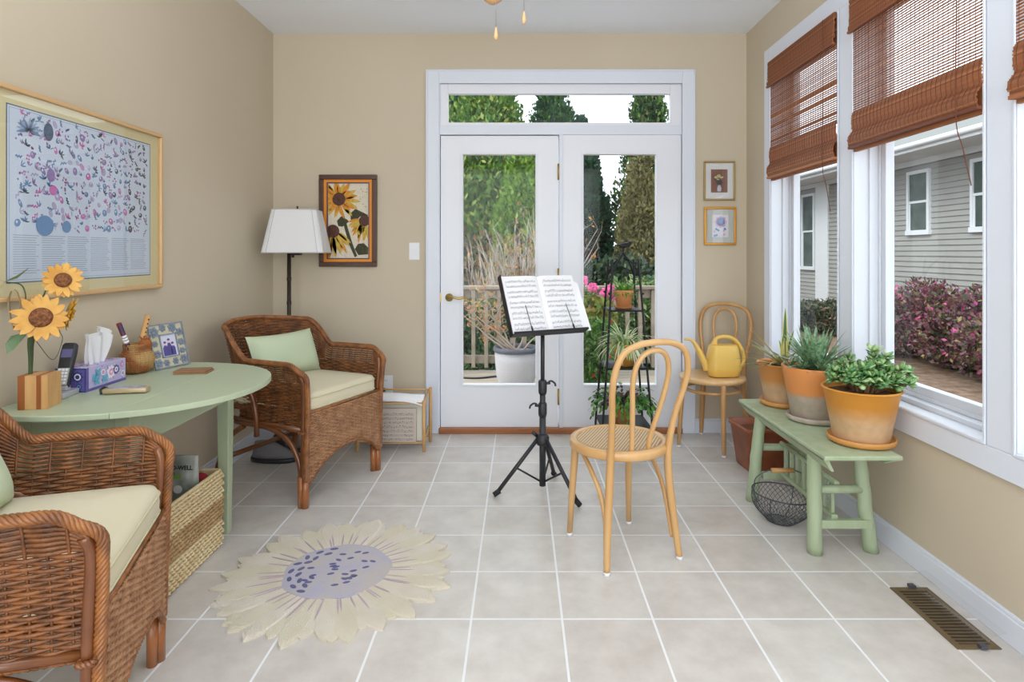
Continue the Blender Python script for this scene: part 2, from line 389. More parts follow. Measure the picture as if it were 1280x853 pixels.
MB().box(-3.2, 2.6, -.02, .02, .10, .185).build('bottom_rail', RAILM, rail, bevel=.004)
x = -3.1
while x < 2.5:
    if x > -.95: MB().box(x-.02, x+.02, -.058, -.022, .06, .89).build('baluster', RAILM, rail, bevel=.003)
    x += .137
for x in (-3.12, -1.2, .28+.35, 2.52): MB().box(x-.045, x+.045, .024, .112, .001, .893).build('rail_post', RAILM, rail, bevel=.004)

SID = mat('grey_clapboard', (160, 159, 155), .7, col2=(155, 154, 150), scale=3)
HWHITE = mat('house_white_trim', (222, 226, 230), .5)
HGL = mat('dark_house_glass', (66, 78, 72), .15, col2=(90, 102, 96), scale=3, spec=.3)
ROOF = mat('asphalt_shingle', (128, 130, 128), .9, bump=.4, bscale=20)
HX = 8.5
hs = thing('neighbouring_house', 'grey clapboard neighbouring house with white trimmed windows beyond the shrubs', 'house', (HX, 12, GZ))
m = MB(); e = .113; z = 0; HS = 3.10-GZ
while z < HS: 
    m.add([(-.028, -9, z), (-.028, 9, z), (-.004, 9, min(z+e, HS)), (-.004, -9, min(z+e, HS))], [(0, 3, 2, 1)]); m.add([(-.028, -9, z), (-.028, 9, z), (.0, 9, z), (.0, -9, z)], [(0, 1, 2, 3)]); z += e
m.box(0, .1, -9, 9, 0, HS)
m.box(0.1, 7, -9, -8.9, 0, HS); m.box(.1, 7, 8.9, 9, 0, HS)
m.build('siding', SID, hs)
MB().box(-.04, .0, -9, 9, HS-.0, HS+.12).build('frieze_board', HWHITE, hs)
MB().box(-.92, .1, -9.4, 9.4, HS+.12, HS+.14).build('soffit', HWHITE, hs)
m = MB(); m.box(-.96, -.92, -9.4, 9.4, HS+.08, HS+.24); m.tube([(-1.0, -9.4, HS+.19), (-1.0, 9.4, HS+.19)], .055, 8); m.build('gutter', HWHITE, hs)
m = MB(); m.add([(-.96, -9.4, HS+.24), (-.96, 9.4, HS+.24), (3.6, 9.4, HS+2.8), (3.6, -9.4, HS+2.8)], [(0, 3, 2, 1)]); m.add([(8.16, -9.4, HS+.24), (8.16, 9.4, HS+.24), (3.6, 9.4, HS+2.8), (3.6, -9.4, HS+2.8)], [(0, 1, 2, 3)]); m.build('roof', ROOF, hs)
MB().box(-.05, 0, 16.75-12, 17.45-12+.0, 0, HS).build('corner_board', HWHITE, hs)
def hwin(ya, yb_, z0, z1):
    ya -= 12; yb_ -= 12; z0 -= GZ; z1 -= GZ; f = .07
    m = MB(); m.box(-.07, -.0, ya, ya+f, z0, z1); m.box(-.07, 0, yb_-f, yb_, z0, z1); m.box(-.07, 0, ya+f, yb_-f, z1-f, z1); m.box(-.085, 0, ya-.02, yb_+.02, z0-.03, z0+f)
    zm = (z0+z1)/2; m.box(-.06, 0, ya+f, yb_-f, zm-.025, zm+.025); m.box(-.05, 0, ya+f, ya+f+.035, z0+f, zm); m.box(-.05, 0, yb_-f-.035, yb_-f, z0+f, zm)
    o = m.build('house_window', HWHITE, hs)
    MB().box(-.04, -.03, ya+f, yb_-f, z0+f, z1-f).build('pane', HGL, o)
hwin(12.58, 13.31, 1.64, 2.98); hwin(10.70, 11.43, 1.64, 2.98); hwin(17.5, 18.3, .76, 2.95); hwin(7.6, 8.33, 1.64, 2.98)

# ------------------------------------------------------------------ foliage
def cards(rng, centers, radii, n, size, up=.3, shell=.75, hang=0, asp=.5):
    """random leaf quads over a set of ellipsoids; returns verts, faces"""
    C = np.array(centers, float); R = np.array(radii, float)
    wgt = (R[:, 0]*R[:, 1]+R[:, 0]*R[:, 2]); wgt /= wgt.sum()
    k = rng.choice(len(C), n, p=wgt)
    d = rng.normal(size=(n, 3)); d /= np.linalg.norm(d, axis=1, keepdims=True)
    rr = shell+(1-shell)*rng.random((n, 1))*1.25
    p = C[k]+d*R[k]*rr
    ax = d*.7+rng.normal(size=(n, 3))*.6+np.array([0, 0, up]); ax /= np.linalg.norm(ax, axis=1, keepdims=True)
    sd = np.cross(ax, rng.normal(size=(n, 3))); sd /= np.linalg.norm(sd, axis=1, keepdims=True)
    s = size*(.6+.8*rng.random((n, 1))); a = ax*s; b_ = sd*s*asp
    V = np.stack([p-a, p-b_*1, p+a, p+b_*1], 1).reshape(-1, 3)
    F = np.arange(n*4).reshape(-1, 4)
    return V, F
def npmesh(name, V, F, mat_, parent=None):
    me = bpy.data.meshes.new(name); me.from_pydata(V.tolist(), [], F.tolist()); me.materials.append(mat_); me.update()
    o = bpy.data.objects.new(name, me); COL.objects.link(o)
    if parent: o.parent = parent
    return o
TRUNK = mat('tree_bark', (104, 84, 70), .9, bump=.5, bscale=20)
def conifer(label, x, y, ztop, r, zbase, cols, seed, n=7000, size=.13, cone=.75, cat='tree'):
    t = thing('conifer_tree', label, cat, (x, y, GZ)); rng = np.random.default_rng(seed)
    Hh = ztop-GZ; zb0 = zbase-GZ; cs = []; rs = []
    for i in range(70):
        f = rng.random()**.85; z = zb0+(Hh-zb0)*f; rad = r*(1-f**(1/cone)*.92)
        a = rng.random()*2*PI; q = rad*.72
        cs.append((math.cos(a)*q, math.sin(a)*q, z-.1)); s_ = r*(.20+.18*rng.random())*(1.1-f*.7); rs.append((s_, s_, s_*1.9))
    cs.append((0, 0, Hh-.35*r)); rs.append((.10*r, .10*r, .38*r))
    V, F = cards(rng, cs, rs, n, size, up=.9, shell=.55)
    npmesh('foliage', V, F, mat('conifer_'+str(seed), cols[0], .8, island=cols, trans=.25), t)
    MB().tube([(0, 0, 0), (0, 0, Hh*.85)], [.12, .02], 8).build('trunk', TRUNK, t)
    for _ in range(2): pass
    return t
def at(px, Z): return (px-650)/762*Z
G1 = [(60, 96, 36), (104, 140, 48), (140, 172, 62), (88, 128, 50)]
G2 = [(48, 84, 34), (80, 118, 44), (116, 150, 66), (164, 172, 90)]
GD = [(22, 50, 36), (34, 68, 48), (48, 88, 58)]
GB = [(104, 100, 62), (134, 128, 82), (92, 96, 58), (150, 140, 96)]
def ztop(py, Z): return 1.2316+(316-py)/762*Z
conifer('tall bright green conifer filling the left of the transom window', at(608, 15), 15, ztop(20, 15), 2.1, .9, G2, 1, 42000, .075, 1.3)
conifer('bright green conifer behind the bare thicket in the left door', at(650, 12.6), 12.6, ztop(160, 12.6), .8, .9, G1, 2, 24000, .055, 1.8)
conifer('small rounded green conifer low in the left door glass', at(624, 11.0), 11.0, ztop(250, 11.0), .30, .5, G1, 3, 7000, .05, 2)
conifer('dark green conifer at the left edge of the left door', at(572, 17.4), 17.4, ztop(20, 17.4), 1.6, 0, GD, 4, 18000, .08)
conifer('slim pointed conifer in the middle of the transom window', at(690, 20), 20, ztop(88, 20), 1.9, 1, GD+G2[:2]+G1[:1], 5, 24000, .075, 1.0)
conifer('grey green conifer at the right end of the transom window', at(812, 19), 19, ztop(70, 19), 1.6, 1, GD+GB[:1]+G2[:3], 6, 24000, .075, 1.3)
conifer('broad olive brown conifer behind the plant stand', at(800, 14), 14, ztop(160, 14), 1.15, -.1, GB, 7, 40000, .055, 3.5)
conifer('dark narrow conifer left of the olive one', at(727, 16), 16, ztop(150, 16), 1.25, -.3, GD, 8, 30000, .07, 1.0)
conifer('conifer standing left of the door view', at(440, 19), 19, 6.5, 1.2, 0, G2, 9, 6000, .15)
conifer('conifer standing right of the door view', at(900, 21), 21, 6.8, 1.0, 0, GD, 10, 6000, .15)
# far hedge closing the view under the trees
def shrub(name, label, x, y, blobs, cols, seed, n, size, flowers=None, fcol=None, fn=0, fsize=.03, cat='shrub', up=.3, asp=.55, rough=.6):
    t = thing(name, label, cat, (x, y, GZ)); rng = np.random.default_rng(seed)
    V, F = cards(rng, [b[0] for b in blobs], [b[1] for b in blobs], n, size, up=up, shell=.6, asp=asp)
    npmesh('foliage', V, F, mat(name+'_leaf_'+str(seed), cols[0], rough, island=cols, trans=.2), t)
    if fn:
        V, F = cards(rng, [b[0] for b in blobs], [(b[1][0]*1.03, b[1][1]*1.03, b[1][2]*1.05) for b in blobs], fn, fsize, shell=.92, asp=.9)
        npmesh('flowers', V, F, mat(name+'_flower_'+str(seed), fcol[0], .6, island=fcol, trans=.2), t)['kind'] = 'stuff'
    m = MB(); 
    for b in blobs[:6]:
        m.tube([(b[0][0]*.3, b[0][1]*.3, 0), (b[0][0], b[0][1], b[0][2])], [.02, .006], 5)
    m.build('stems', TRUNK, t)
    return t
def blobs_row(rng, x0, x1, y, z0, z1, r, n, dy=.3):
    out = []
    for i in range(n):
        out.append(((x0+(x1-x0)*(i+rng.random()*.6)/n, y+rng.uniform(-dy, dy), rng.uniform(z0, z1)), (r*rng.uniform(.8, 1.2), r*.8, r*rng.uniform(.8, 1.2))))
    return out
rng0 = random.Random(5)
shrub('evergreen_hedge', 'dark leafy hedge with red blossoms behind the deck railing', 0, 7.6, blobs_row(rng0, -1.6, .35, 0, .25, .95, .32, 22), [(26, 58, 32), (44, 88, 46), (70, 116, 62), (120, 150, 92)], 21, 13000, .035, fn=90, fcol=[(206, 40, 48), (214, 84, 70)], fsize=.03)
shrub('evergreen_hedge', 'mixed green hedge behind the railing right of the plant stand', 0, 7.6, blobs_row(rng0, .5, 2.6, 0, .2, 1.05, .33, 24), [(36, 66, 34), (64, 100, 50), (104, 132, 74), (150, 160, 100)], 22, 13000, .035, fn=70, fcol=[(206, 60, 60), (226, 210, 110)], fsize=.028)
shrub('evergreen_shrub', 'dark olive undergrowth below the conifers at far left', 0, 12.8, blobs_row(rng0, -2.4, .8, 0, .3, 1.9, .55, 26), [(40, 54, 30), (74, 84, 44), (112, 108, 66), (140, 96, 60)], 23, 14000, .07)
shrub('evergreen_shrub', 'dark undergrowth below the olive conifer', 0, 12.4, blobs_row(rng0, 1.0, 4.4, 0, .2, 1.3, .5, 26), [(24, 46, 34), (44, 70, 46), (72, 92, 58)], 24, 12000, .07)
# thicket of bare stems
th = thing('bare_thicket', 'thicket of bare pale twigs with a few orange leaves below the conifers', 'bush', (at(634, 9.5), 9.5, GZ))
rng = random.Random(3); m = MB(); lv = []
for i in range(260):
    bx = rng.uniform(-.75, .62); by = rng.uniform(-.5, .7); h = rng.uniform(1.0, 2.2)*(.72+.4*(bx+.75)/1.4)
    p = [Vector((bx*.85, by, 0))]; d = Vector((rng.gauss(.1, .16), rng.gauss(0, .14), 1))
    for k in range(6):
        d += Vector((rng.gauss(0, .12), rng.gauss(0, .1), 0)); p.append(p[-1]+d.normalized()*h/6)
        if k > 1:
            q = p[-1]; e2 = q+Vector((rng.gauss(0, .12), rng.gauss(0, .1), rng.uniform(.06, .22))); m.tube([q, (q+e2)/2+Vector((rng.gauss(0, .01), 0, 0)), e2], [.0035, .003, .002], 3, cap=False)
            if rng.random() < .45: lv.append(e2)
    m.tube(p, [.013, .012, .010, .009, .008, .006, .004], 4, cap=False)
m.build('twigs', mat('bare_twigs', (196, 184, 172), .9, col2=(130, 112, 100), scale=3), th)
rg = np.random.default_rng(4); V, F = cards(rg, [tuple(v) for v in lv], [(.05, .05, .05)]*len(lv), 2600, .024, shell=.2)
npmesh('leaves', V, F, mat('orange_leaves', (196, 120, 60), .7, island=[(196, 110, 56), (150, 150, 70), (206, 140, 70), (120, 90, 60), (96, 124, 60)], trans=.2), th)
# loropetalum hedge along the house
rng1 = random.Random(9)
shrub('flowering_shrub', 'purple leaved shrub with pink blossoms against the grey house', 6.3, 9.2, [((rng1.uniform(-.55, .5), y, rng1.uniform(.35, .92)-.22*max(0, (y-.2))*.5), (.42, .42, .4)) for y in [(-2.4+3.3*i/26) for i in range(27)]], [(92, 48, 66), (128, 66, 92), (70, 84, 56), (150, 96, 110), (46, 66, 46), (168, 150, 96)], 31, 22000, .035, fn=700, fcol=[(222, 92, 150), (206, 70, 130), (186, 92, 150)], fsize=.03)
shrub('evergreen_shrub', 'dark green bushy shrub seen low in the narrow window', 6.35, 12.7, [((rng1.uniform(-.4, .4), rng1.uniform(-.7, .7), rng1.uniform(.1, .4)), (.4, .4, .33)) for i in range(10)], [(24, 44, 32), (40, 66, 44), (84, 96, 70), (150, 120, 104)], 32, 8000, .045)
# geranium behind the railing
gr = thing('geranium', 'pink flowering geranium standing at the deck railing behind the plant stand', 'plant', (at(742, 6.2), 6.2, -.055))
rg = np.random.default_rng(12)
m = MB(); m.lathe([(0, 0), (.11, 0), (.14, .24), (.15, .26), (.135, .26), (.125, .2), (0, .2)], 20, cap=False); m.build('pot', mat('grey_glazed_pot', (120, 118, 116), .5), gr)
m = MB(); tips = [(-.1, 0, 1.0), (.0, .05, .93), (.12, 0, .88), (.2, .02, .84), (-.12, .03, .86), (.17, -.02, .92)]
for q in tips: m.tube(spline([(0, 0, .2), (q[0]*.4, q[1], .5), q], 4), .006, 5)
m.build('stems', mat('plant_stem_green', (96, 124, 66), .7), gr)
V, F = cards(rg, [(0, 0, .5), (-.05, 0, .68), (.1, 0, .62)], [(.14, .12, .2)]*3, 900, .035, asp=.8); npmesh('leaves', V, F, mat('geranium_leaf', (110, 140, 66), .6, island=[(84, 116, 56), (150, 160, 84), (176, 150, 90)], trans=.2), gr)
V, F = cards(rg, tips, [(.045, .045, .04)]*len(tips), 420, .018, asp=.9); npmesh('flowers', V, F, mat('geranium_pink', (240, 110, 180), .6, island=[(240, 104, 178), (246, 150, 200)], trans=.3), gr)
rd = thing('red_flowering_plant', 'leafy green plant with small red flowers low behind the right door glass', 'plant', (at(741, 5.5), 5.5, -.055))
rg = np.random.default_rng(17); bl = [(rg.uniform(-.10, .12), rg.uniform(-.1, .1), z_) for z_ in np.linspace(.12, .62, 14)]
V, F = cards(rg, bl, [(.11, .10, .09)]*14, 3600, .022, asp=.6); npmesh('leaves', V, F, mat('red_plant_leaf', (80, 120, 60), .6, island=[(60, 100, 50), (110, 150, 76), (84, 126, 60)], trans=.2), rd)
V, F = cards(rg, bl, [(.12, .11, .10)]*14, 60, .018, shell=.95, asp=.9); npmesh('flowers', V, F, mat('red_blossom', (220, 60, 70), .6, trans=.2), rd)['kind'] = 'stuff'
m = MB(); [m.tube([(0, 0, .0), (b[0]*.5, b[1]*.5, b[2]*.6), b], .005, 5) for b in bl]; m.build('stems', mat('plant_stem_green', (96, 124, 66), .7), rd)
# planter with the twisted shrub on the deck
pl = thing('deck_planter', 'pale textured round planter with dark rim on the deck', 'planter', (at(645, 5.75), 5.75, -.055))
PLM = mat('pale_textured_resin', (196, 194, 200), .6, bump=.0)
def basket_bump(m_, su, sv, st=.6):
    N = m_.node_tree.nodes; L = m_.node_tree.links; tc = N['Texture Coordinate']; b = N['Principled BSDF']
    sp = N.new('ShaderNodeSeparateXYZ'); L.new(tc.outputs['Object'], sp.inputs[0])
    at2 = N.new('ShaderNodeMath'); at2.operation = 'ARCTAN2'; L.new(sp.outputs[0], at2.inputs[0]); L.new(sp.outputs[1], at2.inputs[1])
    cb = N.new('ShaderNodeCombineXYZ'); L.new(at2.outputs[0], cb.inputs[0]); L.new(sp.outputs[2], cb.inputs[1])
    mp = N.new('ShaderNodeMapping'); mp.inputs['Scale'].default_value = (su, sv, 1); mp.inputs['Location'].default_value = (50, 50, 0); L.new(cb.outputs[0], mp.inputs[0])
    br = N.new('ShaderNodeTexBrick'); br.inputs['Scale'].default_value = 1; br.inputs['Mortar Size'].default_value = .08; br.inputs['Mortar Smooth'].default_value = 1; br.inputs['Brick Width'].default_value = 1; br.inputs['Row Height'].default_value = .5
    L.new(mp.outputs[0], br.inputs['Vector']); bp = N.new('ShaderNodeBump'); bp.invert = True; bp.inputs['Strength'].default_value = st; bp.inputs['Distance'].default_value = .01
    L.new(br.outputs['Fac'], bp.inputs['Height']); L.new(bp.outputs[0], b.inputs['Normal'])
basket_bump(PLM, 6, 30)
m = MB(); m.lathe([(0, .0), (.125, 0), (.155, .03), (.185, .13), (.197, .26), (.20, .36), (.19, .36), (.17, .3), (0, .3)], 40, cap=False); m.build('pot', PLM, pl)
MB().lathe([(.20, .355), (.212, .36), (.214, .40), (.19, .40), (.186, .36)], 40, cap=False).build('rim', mat('planter_rim', (82, 86, 98), .5), pl)
MB().lathe([(0, .33), (.187, .33)], 24, cap=False).build('soil', SOIL, pl)
ts = thing('twisted_shrub', 'bare twisting shrub with small orange leaves growing in the deck planter', 'shrub', (at(645, 5.75), 5.75, .27))
m = MB(); rng = random.Random(8); lv = []
for i in range(9):
    a = rng.gauss(0, .5); p = [Vector((rng.uniform(-.04, .04), rng.uniform(-.04, .04), 0))]; d = Vector((-.75+rng.gauss(0, .3), rng.gauss(0, .25), .8))
    if i > 6: d = Vector((rng.gauss(0, .4), rng.gauss(0, .3), .8))
    for k in range(8):
        d += Vector((rng.gauss(0, .35), rng.gauss(0, .2), rng.uniform(-.1, .35))); p.append(p[-1]+d.normalized()*.085)
        if k > 1:
            for _ in range(3):
                q = p[-1]+Vector((rng.gauss(0, .06), rng.gauss(0, .06), rng.uniform(0, .11))); m.tube([p[-1], q], [.003, .0015], 4); lv.append(q)
    m.tube(spline(p, 3), [.011-.0085*j/24 for j in range(25)], 6)
m.build('branches', mat('shrub_branch', (168, 152, 138), .8), ts)
rg = np.random.default_rng(14); V, F = cards(rg, [tuple(v) for v in lv], [(.03, .03, .03)]*len(lv), 900, .016, shell=.2)
npmesh('leaves', V, F, mat('orange_shrub_leaves', (206, 122, 84), .7, island=[(214, 110, 76), (150, 150, 90), (196, 150, 110)], trans=.2), ts)
hose = MB().tube(spline([(-.75, 6.28, -.045), (-.45, 6.2, -.045), (-.2, 6.3, -.045), (.1, 6.25, -.045), (.3, 6.35, -.045)], 8), .011, 6).build('garden_hose', BLACKP)
tag(hose, 'black hose lying along the deck beneath the railing', 'hose')

# ------------------------------------------------------------------ wicker armchair (local: +y is the front)
def build_wicker():
    root = thing('wicker_armchair', '', 'armchair')
    # plan of the shell: right arm front -> back -> left arm front, arc-length sampled
    plan = spline([(.275, .28, 0), (.272, .12, 0), (.268, -.04, 0), (.25, -.16, 0), (.19, -.245, 0), (.08, -.268, 0), (0, -.272, 0), (-.08, -.268, 0), (-.19, -.245, 0), (-.25, -.16, 0), (-.268, -.04, 0), (-.272, .12, 0), (-.275, .28, 0)], 10)
    step = .0105; P = resample(plan, step); n = len(P)
    T = [(P[min(i+1, n-1)]-P[max(0, i-1)]).normalized() for i in range(n)]
    Nn = [Vector((-t.y, t.x, 0))*-1 for t in T]      # outward
    for i in range(n):
        if Nn[i].dot(Vector((P[i].x, P[i].y+.0, 0))) < 0: Nn[i] = -Nn[i]
    def sm(a, b_, x): t = max(0, min(1, (x-a)/(b_-a))); return t*t*(3-2*t)
    def Htop(p):
        h = .690+.145*sm(-.07, -.215, p.y)
        if p.y > .20: h -= .05*((p.y-.20)/.08)**2
        return h+.022*(1-min(1, abs(p.x)/.22)**2)*(1 if p.y < -.2 else 0)
    def off(p, z):
        back = sm(.0, -.2, p.y); t = max(0, (z-.40)/.45)
        cr = 1-.45*max(0, min(1, (abs(p.x)-.10)/.12)); return t*t*.11*(1-back)+back*(t*.10+t*t*.04)*cr
    def S(i, z):
        p = P[i]; q = p+Nn[i]*off(p, z); 
        # arms lean forward flare near the tips
        return Vector((q.x, q.y, z))
    Z0 = .365; m = MB(); row = 0; per = 4   # 4 samples per stake gap
    z = Z0
    while z < .60:
        m.tube([S(i, z)+Nn[i]*(.0042*math.cos(PI*i/per+PI*row)) for i in range(n)], .0050, 5, 0, False); z += .0092; row += 1
    zl = z; K = 28
    for k in range(K):
        seg = []
        def flush():
            if len(seg) > 6: m.tube([S(i, zz)+Nn[i]*(.0042*math.cos(PI*i/per+PI*row)) for i, zz in seg], .0050, 5, 0, False)
        for i in range(n):
            top = Htop(P[i])-.006; sp = (top-zl)/K; zz = zl+(top-zl)*(k+.5)/K
            keep = sp > .0072 or (k % 2 == 0 and sp > .0036) or (k % 4 == 0)
            if keep: seg.append((i, zz))
            else: flush(); seg = []
        flush(); row += 1
    for i in range(0, n, per):
        top = Htop(P[i]); m.tube([S(i, Z0+(top-Z0)*j/8) for j in range(9)], .0036, 5, 0, False)
    m.build('woven_shell', WICK, root)
    # braided rim continuing down the front posts
    rim = [Vector((.29, .285, .13)), Vector((.288, .29, .30)), Vector((.285, .296, .44)), Vector((.295, .302, .58)), Vector((.304, .30, .635))]
    mid = [S(i, Htop(P[i])) for i in range(2, n-2, 3)]
    rimR = rim+mid+[Vector((-v.x, v.y, v.z)) for v in reversed(rim)]
    m = MB(); rope(m, spline(rimR, 6), .0092, .0054, 6, .075, .007, 6)
    m.build('braided_rim', WICKR, root)
    m = MB()
    low = [S(i, Z0) for i in range(0, n, 2)]; rope(m, low, .007, .0055, 3, .05, .008, 5); m.build('lower_braid', WICKR, root)
    # front skirt
    m = MB(); sk = lambda x: .292+.012*(1-(x/.28)**2)
    arch = lambda x: .125+.115*max(0, 1-(abs(x)/.262)**2.4)
    z = .13; r = 0
    while z < .453:
        xs = [-.276+.006*j for j in range(93)]; seg = []
        for j, x in enumerate(xs+[9]):
            if x < 1 and z > arch(x)+.004: seg.append(Vector((x, sk(x)+.0036*math.cos(PI*j/4+PI*r), z)))
            else:
                if len(seg) > 3: m.tube(seg, .0043, 5, 0, False)
                seg = []
        z += .0088; r += 1
    for j in range(0, 93, 4):
        x = -.276+.006*j; m.tube([(x, sk(x), arch(x)), (x, sk(x), .453)], .0036, 5, 0, False)
    m.build('front_skirt', WICKS, root)
    m = MB(); rope(m, [Vector((x, sk(x), arch(x))) for x in [-.275+.011*j for j in range(51)]], .005, .005, 3, .04, .008, 5)
    m.tube([(-.27, .292, .456), (.27, .292, .456)], .008, 8); m.build('skirt_edge', WICKR, root)
    # seat deck
    m = MB(); m.box(-.262, .262, -.25, .285, .42, .448); m.build('seat_deck', CANE, root, bevel=.008)
    for s_ in (-1, 1):
        m = MB(); m.tube([(s_*.282, .278, 0), (s_*.282, .278, .15)], [.017, .019], 12); m.tube([(s_*.262, .262, 0), (s_*.262, .262, .15)], [.016, .018], 12); m.tube([(s_*.288, .258, 0), (s_*.288, .258, .15)], [.015, .017], 12)
        m.build('leg', CANEL, root)
        m = MB(); m.tube(spline([(s_*.284, .268, .12), (s_*.284, .270, .40), (s_*.292, .280, .58), (s_*.302, .268, .635)], 5), .015, 10)
        rope(m, [(s_*.284-.022, .262, .365), (s_*.284-.02, .29, .365), (s_*.284+.022, .285, .365), (s_*.284+.022, .256, .365), (s_*.284-.022, .262, .365)], .004, .005, 3, .03, .004, 5)
        m.build('arm_post', CANE, root)
        m = MB(); m.tube(spline([(s_*.268, -.355, 0), (s_*.266, -.32, .12), (s_*.262, -.285, .26), (s_*.262, -.245, .40), (s_*.27, -.235, .50)], 6), [.019]*7+[.017]*18, 10)
        m.tube(spline([(s_*.268, -.335, .06), (s_*.268, -.30, .17), (s_*.268, -.25, .27), (s_*.27, -.14, .345)], 6), .014, 10)
        m.build('rear_leg', CANE, root)
        m = MB(); m.tube(spline([(s_*.28, .255, .13), (s_*.28, .235, .22), (s_*.28, .17, .31), (s_*.276, .06, .352), (s_*.272, -.05, .36), (s_*.268, -.2, .36)], 7), .0135, 10)
        m.tube([(s_*.279, .265, .372), (s_*.27, -.23, .378)], .012, 8)
        m.tube(spline([(s_*.29, -.03, .31), (s_*.295, -.03, .42), (s_*.29, -.07, .52), (s_*.275, -.14, .56)], 6), .013, 10)
        m.build('side_brace', CANE, root)
    MB().tube([(-.266, -.312, .15), (.266, -.312, .15)], .0135, 10).build('stretcher', CANE, root)
    # cushion
    cu = superbox(.272, .262, .098, .06, 0.018); o = cu.build('seat_cushion', CREAM, root); o.location = (0, .03, .449)
    m = MB(); 
    for zz in (.074, .022):
        m.tube([Vector((x, y, zz)) for x, y in rrect(.273, .263, .06, 6)], .0035, 6, closed=True)
    q = m.build('piping', PIPE, o)
    return root
def rrect(a, b_, r, n=6):
    out = []
    for cx, cy, a0 in ((a-r, b_-r, 0), (-a+r, b_-r, PI/2), (-a+r, -b_+r, PI), (a-r, -b_+r, 1.5*PI)):
        for i in range(n+1): t = a0+PI/2*i/n; out.append((cx+r*math.cos(t), cy+r*math.sin(t)))
    return out
def superbox(a, b_, h, r, crown):
    """a boxed cushion with rounded plan, soft edges and crowned top"""
    m = MB(); base = rrect(a, b_, r, 6); n = len(base); rings = [(.90, .0), (.97, .004), (1, .018), (1.005, h*.5), (1, h-.022), (.975, h-.006), (.9, h), (.7, h+crown*.5), (.4, h+crown*.9), (.12, h+crown)]
    vs = []
    for s_, z in rings: vs += [Vector((x*s_, y*s_, z)) for x, y in base]
    fs = [(i*n+j, i*n+(j+1) % n, (i+1)*n+(j+1) % n, (i+1)*n+j) for i in range(len(rings)-1) for j in range(n)]
    m.add(vs, fs, 0, True); m.f += [tuple(reversed(range(n))), tuple((len(rings)-1)*n+j for j in range(n))]; m.m += [0, 0]; m.sm += [True, True]
    return m
def copy_tree(o, parent=None):
    c = o.copy(); COL.objects.link(c); c.parent = parent
    for ch in list(o.children): copy_tree(ch, c)
    return c
wc = build_wicker(); wc['label'] = 'brown wicker armchair by the floor lamp, cream cushion, seen from the front corner'
wc.location = (-1.175, 3.31, 0); wc.rotation_euler.z = math.radians(-114)
wc2 = copy_tree(wc); wc2['label'] = 'brown wicker armchair in the near left corner of the view, cut by the picture edge'
wc2.scale = (1, .93, 1); wc2.location = (-1.248, 1.494, 0); wc2.rotation_euler.z = math.radians(-72)
for o in (wc, wc2): o['group'] = 'wicker armchairs'
def pillow(name, label, w_, h_, t_, loc, rot):
    m = MB(); N_ = 22; vs = []
    for sgn in (1, -1):
        for i in range(N_+1):
            for j in range(N_+1):
                u = -1+2*i/N_; v = -1+2*j/N_; e = (1-abs(u)**3.2)*(1-abs(v)**3.2); e = max(0, e)**.5
                pinch = 1-.07*(1-abs(v)**2) if abs(u) > .6 else 1
                x = u*w_/2*(1-.05*(1-v*v)); y = v*h_/2*(1-.09*(1-u*u)); vs.append(Vector((x, y, sgn*t_/2*e*(1+.04*math.sin(5*u+3*v)))))
    q = (N_+1)**2; fs = []
    for k in (0, 1):
        for i in range(N_):
            for j in range(N_):
                a = k*q+i*(N_+1)+j; f = (a, a+N_+1, a+N_+2, a+1); fs.append(f if k == 0 else tuple(reversed(f)))
    m.add(vs, fs, 0, True); o = m.build(name, PILLOW); o.location = loc; o.rotation_euler = rot
    tag(o, label, 'pillow', 'light green pillows'); return o
p1 = pillow('throw_pillow', 'light green lumbar pillow leaning in the far wicker armchair', .44, .25, .13, (0, 0, 0), (0, 0, 0))
def place_pillow(p, ch, lx, ly, lz, tilt, yaw, roll=0):
    M = Matrix.Translation(ch.location) @ Matrix.Rotation(ch.rotation_euler.z, 4, 'Z') @ Matrix.Translation((lx, ly, lz)) @ Matrix.Rotation(yaw, 4, 'Z') @ Matrix.Rotation(tilt, 4, 'X') @ Matrix.Rotation(roll, 4, 'Z')
    p.location = M.translation; p.rotation_euler = M.to_euler()
place_pillow(p1, wc, .0, -.135, .672, math.radians(110), math.radians(-4), 0)
p2 = pillow('throw_pillow', 'light green ribbed pillow at the picture edge in the near wicker armchair', .44, .25, .13, (0, 0, 0), (0, 0, 0))
place_pillow(p2, wc2, .0, -.13, .665, math.radians(112), 0, 0)

# ------------------------------------------------------------------ bentwood chairs (local: +y front)
def cane_mat():
    m = mat('cane_webbing', (226, 198, 152), .5); N = m.node_tree.nodes; L = m.node_tree.links; b = N['Principled BSDF']; tc = N['Texture Coordinate']
    def wave(rot, sc):
        mp = N.new('ShaderNodeMapping'); mp.inputs['Rotation'].default_value = (0, 0, rot); L.new(tc.outputs['Object'], mp.inputs[0])
        w_ = N.new('ShaderNodeTexWave'); w_.inputs['Scale'].default_value = sc; L.new(mp.outputs[0], w_.inputs['Vector']); return w_.outputs['Fac']
    a = wave(.78, 26); c = wave(-.78, 26)
    mu = N.new('ShaderNodeMath'); mu.operation = 'MULTIPLY'; L.new(a, mu.inputs[0]); L.new(c, mu.inputs[1])
    r = N.new('ShaderNodeValToRGB'); r.color_ramp.elements[0].position = .05; r.color_ramp.elements[1].position = .35
    r.color_ramp.elements[0].color = rgb(150, 112, 66); r.color_ramp.elements[1].color = rgb(232, 208, 168)
    L.new(mu.outputs[0], r.inputs[0]); L.new(r.outputs[0], b.inputs['Base Color'])
    bp = N.new('ShaderNodeBump'); bp.inputs['Strength'].default_value = .5; bp.inputs['Distance'].default_value = .003; L.new(mu.outputs[0], bp.inputs['Height']); L.new(bp.outputs[0], b.inputs['Normal'])
    return m
CANEW = cane_mat()
